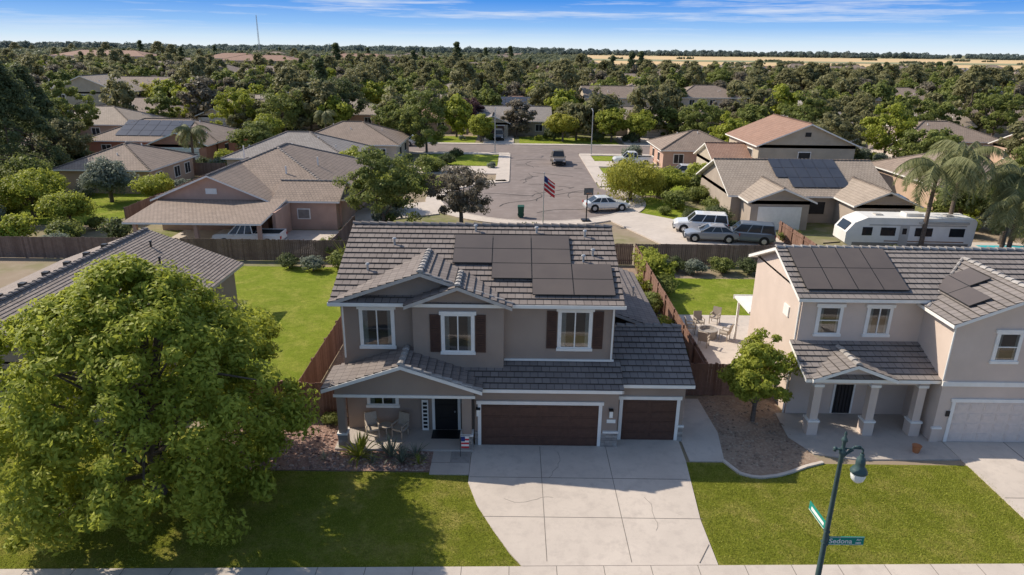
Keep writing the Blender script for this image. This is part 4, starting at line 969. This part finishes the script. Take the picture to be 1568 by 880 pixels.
car('parked_car',-12.3,96,90,'sedan',wh); car('parked_suv',-2.8,129,-90,'suv',(.07,.075,.08)); car('parked_suv',-19.5,119.5,180,'suv',(.65,.66,.67)); car('parked_pickup_truck',60,127,190,'pickup',wh); car('parked_car',38,124.5,0,'sedan',(.1,.1,.11)); car('parked_car',-46,120,0,'sedan',(.4,.06,.05))
car('parked_suv',40.5,72,80,'suv',(.07,.07,.08)); car('parked_pickup_truck',-32,119.5,0,'pickup',wh)
m=MB(); prof=[(-5.2,.6),(-5.3,2.9),(-5.1,3.15),(3.6,3.15),(4.6,2.7),(5.2,1.9),(5.2,1.0),(4.7,.6)]
for s in (-1.2,1.2): m.poly([(a,s,z) for a,z in (prof if s<0 else prof[::-1])],0)
for i in range(len(prof)):
    a=prof[i];b=prof[(i+1)%len(prof)]; m.poly([(a[0],-1.2,a[1]),(a[0],1.2,a[1]),(b[0],1.2,b[1]),(b[0],-1.2,b[1])],0)
for s in (-1,1):
    def sb(a,b,d0,d1,z0,z1,mm):
        p,q=sorted((s*(1.2+d0),s*(1.2+d1))); m.box(a,b,p,q,z0,z1,mm)
    sb(-4.9,4.6,0,.015,.75,1.05,1); sb(-4.5,2,0,.012,1.15,1.24,4); sb(-4.5,3.4,0,.012,2.5,2.6,3)
    for a,b in ((-4.4,-3.2),(-1.8,-.4),(1.2,2.4),(3.1,3.9)): sb(a,b,0,.03,1.65,2.35,2)
    sb(.1,.85,0,.025,.8,2.6,3); sb(.3,.65,.025,.04,1.8,2.3,2)
    sb(-4.6,-.6,0,.14,2.72,2.9,3)
m.box(-1.2,.2,-.5,.5,3.15,3.4,0); m.box(2,2.6,-.3,.3,3.15,3.25,3); m.box(-3.8,-3.2,-.3,.3,3.15,3.25,3)
m.poly([(4.75,-.8,2.64),(4.75,.8,2.64),(5.2,.8,2.0),(5.2,-.8,2.0)],2)
for a in (-1.9,-1.0):
    for s in (-1.12,.9): m.cyl((a,s,.38),(a,s+.22,.38),.38,.38,14,5)
m.cyl((5.0,0,.7),(6.4,0,.55),.06,.06,6,5)
m.obj('travel_trailer',[surf('trailer_white',(.8,.77,.72),(.72,.69,.64),1,.4),surf('trailer_stripe',(.25,.23,.21),None,1,.4),M['cglass'],surf('trailer_grey',(.5,.47,.43),None,1,.5),surf('trailer_brown',(.32,.2,.14),None,1,.5),M['tire']],None,(33,56.3,.05),R_(178))

# ------------------------------------------------------------ STREET FURNITURE
LP=empty('street_lamp',(9.1,16.2,0))
m=MB()
m.lathe((0,0,0),[(.26,0),(.26,.25),(.2,.3),(.17,.7),(.12,.85),(.1,1.0),(.085,1.05),(.06,5.6),(.09,5.65),(.09,5.72),(.05,5.76),(.05,6.0),(.09,6.05),(.07,6.12),(.02,6.2),(.045,6.26),(.0,6.36)],16,0)
m.cyl((-.22,0,5.78),(.1,0,5.78),.035,.035,8); m.cyl((-.22,0,5.72),(-.22,0,5.84),.045,.045,8)
pts=[(.0,5.45),(.18,5.72),(.32,5.86),(.46,5.86),(.56,5.76),(.56,5.62)]
for a,b in zip(pts,pts[1:]): m.cyl((a[0],0,a[1]),(b[0],0,b[1]),.028,.028,7)
m.cyl((0,0,5.8),(.5,0,5.8),.022,.022,7); m.cyl((.1,0,5.6),(.3,0,5.75),.02,.02,6)
m.lathe((.56,0,4.75),[(.04,.9),(.07,.85),(.06,.78),(.11,.74),(.13,.6),(.12,.5),(.19,.42),(.23,.34),(.23,.3),(.19,.29)],18,0)
m.lathe((.56,0,4.75),[(.185,.3),(.2,.2),(.17,.08),(.1,0),(.0,-.04)],18,1)
adopt(m.obj('pole_and_lantern',[M['lampg'],M['lglass']],None,(9.1,16.2,0),0,True),LP)
SG=empty('street_name_sign',(9.1,16.2,2.5))
m=MB(); m.box(.08,1.12,-.012,.012,2.6,2.88,0); m.box(.06,.1,-.03,.03,2.56,2.92,1); m.box(-.08,.08,-.08,.08,2.64,2.7,1);m.box(-.07,.07,-.07,.07,3.04,3.1,1)
m.box(.085,1.115,-.014,-.012,2.605,2.618,2); m.box(.085,1.115,-.014,-.012,2.862,2.875,2)
m.seg((0,.08),(-.05,1.1),.024,3.0,3.28,0); m.seg((-.0025,.085),(-.0525,1.095),.024,3.005,3.02,2)
m.seg((-.014,.2),(-.056,.95),.012,3.09,3.19,2)
adopt(m.obj('sign_blades',[M['green'],M['lampg'],M['white']],None,(9.1,16.2,0)),SG)
def text(s,size,loc,rot,par,mt):
    c=bpy.data.curves.new('lettering','FONT'); c.body=s; c.size=size; c.extrude=.001; c.offset=.003; c.materials.append(mt)
    o=bpy.data.objects.new('lettering',c); COL.objects.link(o); o.location=loc; o.rotation_euler=rot; adopt(o,par)
text('Sedona',.23,(9.21,16.183,2.66),(R_(90),0,0),SG,M['white']); text('Ave',.09,(10.0,16.183,2.76),(R_(90),0,0),SG,M['white']); text('2400',.08,(9.98,16.183,2.65),(R_(90),0,0),SG,M['white'])
FPo=empty('flagpole',(2.9,64,0)); m=MB(); m.cyl((0,0,0),(0,0,5.0),.05,.03,8,0); m.lathe((0,0,5.0),[(0,0),(.07,.05),(.07,.1),(0,.15)],8,0)
for k in range(10):
    for j in range(6):
        wv=lambda u:.12*math.sin(u*7); x0_=.03+j*.17;x1_=x0_+.17; dr=.75; z0_=4.85-(k+1)*.14-dr*x0_; z1_=z0_+.14; dz=-dr*.17
        mm=3 if (k<4 and j<2) else (2 if k%3==1 else 1)
        m.poly([(x0_,wv(x0_),z0_),(x1_,wv(x1_),z0_+dz),(x1_,wv(x1_),z1_+dz),(x0_,wv(x0_),z1_)],mm)
adopt(m.obj('pole_and_flag',[M['metal'],M['red'],M['white'],M['blue']],None,(2.9,64,0)),FPo)
m=MB(); m.cyl((0,0,0),(0,0,2.6),.06,.06,8,0); m.cyl((0,0,2.5),(0,-.5,3.1),.05,.05,6,0); m.box(-.45,.45,-.6,-.56,2.8,3.45,1); m.box(-.42,.42,-.62,-.602,2.85,3.4,2)
for k in range(14):
    a=k/14*6.283;b=(k+1)/14*6.283; m.cyl((.23*math.cos(a),-.88+.23*math.sin(a),3.0),(.23*math.cos(b),-.88+.23*math.sin(b),3.0),.015,.015,4,3)
m.box(-.4,.4,-.2,.7,0,.2,1); m.obj('basketball_hoop',[M['black'],M['black'],surf('backboard',(.16,.17,.18),None,2,.2),M['rust']],None,(7.2,65.5,.05),.1)
def bin_(x,y,mt):
    m=MB(); m.hexa([(-.26,-.3,0),(.26,-.3,0),(.26,.25,0),(-.26,.25,0),(-.32,-.38,1.0),(.32,-.38,1.0),(.32,.34,1.0),(-.32,.34,1.0)],0); m.hexa([(-.34,-.4,1.0),(.34,-.4,1.0),(.34,.36,1.0),(-.34,.36,1.0),(-.3,-.36,1.07),(.3,-.36,1.07),(.3,.4,1.1),(-.3,.4,1.1)],0)
    for s in (-.3,.3): m.cyl((s-.03,.3,.12),(s+.03,.3,.12),.12,.12,10,1)
    m.cyl((-.3,.42,.95),(.3,.42,.95),.02,.02,6,1); m.obj('wheelie_bin',[mt,M['tire']],None,(x,y,.12))
bin_(.8,67.2,surf('bin_green',(.02,.09,.06),None,4,.6)); bin_(19.2,111,M['black'])
for x,y in ((-3,111),(12.5,111.2)):
    m=MB(); m.cyl((0,0,0),(0,0,7),.09,.06,8); m.cyl((0,0,6.8),(0,1.6,7.1),.04,.04,6); m.box(-.12,.12,1.3,1.9,7.02,7.14); m.obj('street_lamp',[M['metal']],None,(x,y,0))

# ------------------------------------------------------------ LIGHT / SKY / CAMERA
kx,ky=1.08,-.5
sd=bpy.data.lights.new('sun','SUN'); sd.energy=5.0; sd.angle=R_(.5); sd.color=(1,.905,.77)
so=bpy.data.objects.new('sun',sd); COL.objects.link(so); so.rotation_euler=Vector((kx,ky,-1)).to_track_quat('-Z','Y').to_euler()
W=bpy.data.worlds.new('World'); S.world=W; W.use_nodes=True; t=W.node_tree; t.nodes.clear()
out=N(t,'ShaderNodeOutputWorld'); sk=N(t,'ShaderNodeTexSky'); sk.sky_type='NISHITA'; sk.sun_disc=False
sk.sun_elevation=math.atan(1/math.hypot(kx,ky)); sk.sun_rotation=math.atan2(-kx,-ky)%(2*math.pi)
bg1=N(t,'ShaderNodeBackground'); bg1.inputs[1].default_value=.145; t.links.new(sk.outputs[0],bg1.inputs[0])
tc=N(t,'ShaderNodeTexCoord'); sx=N(t,'ShaderNodeSeparateXYZ'); t.links.new(tc.outputs['Generated'],sx.inputs[0])
rp=N(t,'ShaderNodeValToRGB'); t.links.new(maprange(t,sx.outputs[2],0,.2),rp.inputs[0])
e=rp.color_ramp.elements; e[0].position=0; e[0].color=(.80,.88,.94,1); e[1].position=1; e[1].color=(.12,.30,.70,1)
for p_,c_ in ((.06,(.62,.79,.95)),(.15,(.30,.55,.93)),(.31,(.08,.31,.84))):
    q=rp.color_ramp.elements.new(p_); q.color=rgba(c_)
mp=N(t,'ShaderNodeMapping'); mp.inputs['Scale'].default_value=(2.4,2.4,50); mp.inputs['Location'].default_value=(.9,0,.4); t.links.new(tc.outputs['Generated'],mp.inputs[0])
nz=noise(t,1.6,8,.66,mp.outputs[0]); 
cl=maprange(t,nz,.50,.72,0,.8); zm=maprange(t,sx.outputs[2],.008,.045)
mu=N(t,'ShaderNodeMath',operation='MULTIPLY'); t.links.new(cl,mu.inputs[0]); t.links.new(zm,mu.inputs[1])
col=mixc(t,mu.outputs[0],rp.outputs[0],(.88,.91,.95))
bg2=N(t,'ShaderNodeBackground'); bg2.inputs[1].default_value=1; t.links.new(col,bg2.inputs[0])
mx=N(t,'ShaderNodeMixShader'); t.links.new(maprange(t,sx.outputs[2],.12,.35),mx.inputs[0]); t.links.new(bg2.outputs[0],mx.inputs[1]); t.links.new(bg1.outputs[0],mx.inputs[2])
t.links.new(mx.outputs[0],out.inputs['Surface'])
cd=bpy.data.cameras.new('camera'); cd.lens=24; cd.sensor_width=36; cd.clip_end=20000; cd.clip_start=.5
co=bpy.data.objects.new('camera',cd); COL.objects.link(co)
co.matrix_world=Matrix.Translation((0,0,16))@Matrix.Rotation(R_(90-19.25),4,'X')@Matrix.Rotation(.012,4,'Z')
S.camera=co
S.view_settings.view_transform='Standard'; S.view_settings.look='None'; S.view_settings.exposure=0
print('TREES',cnt,'OBJ',len(bpy.data.objects))
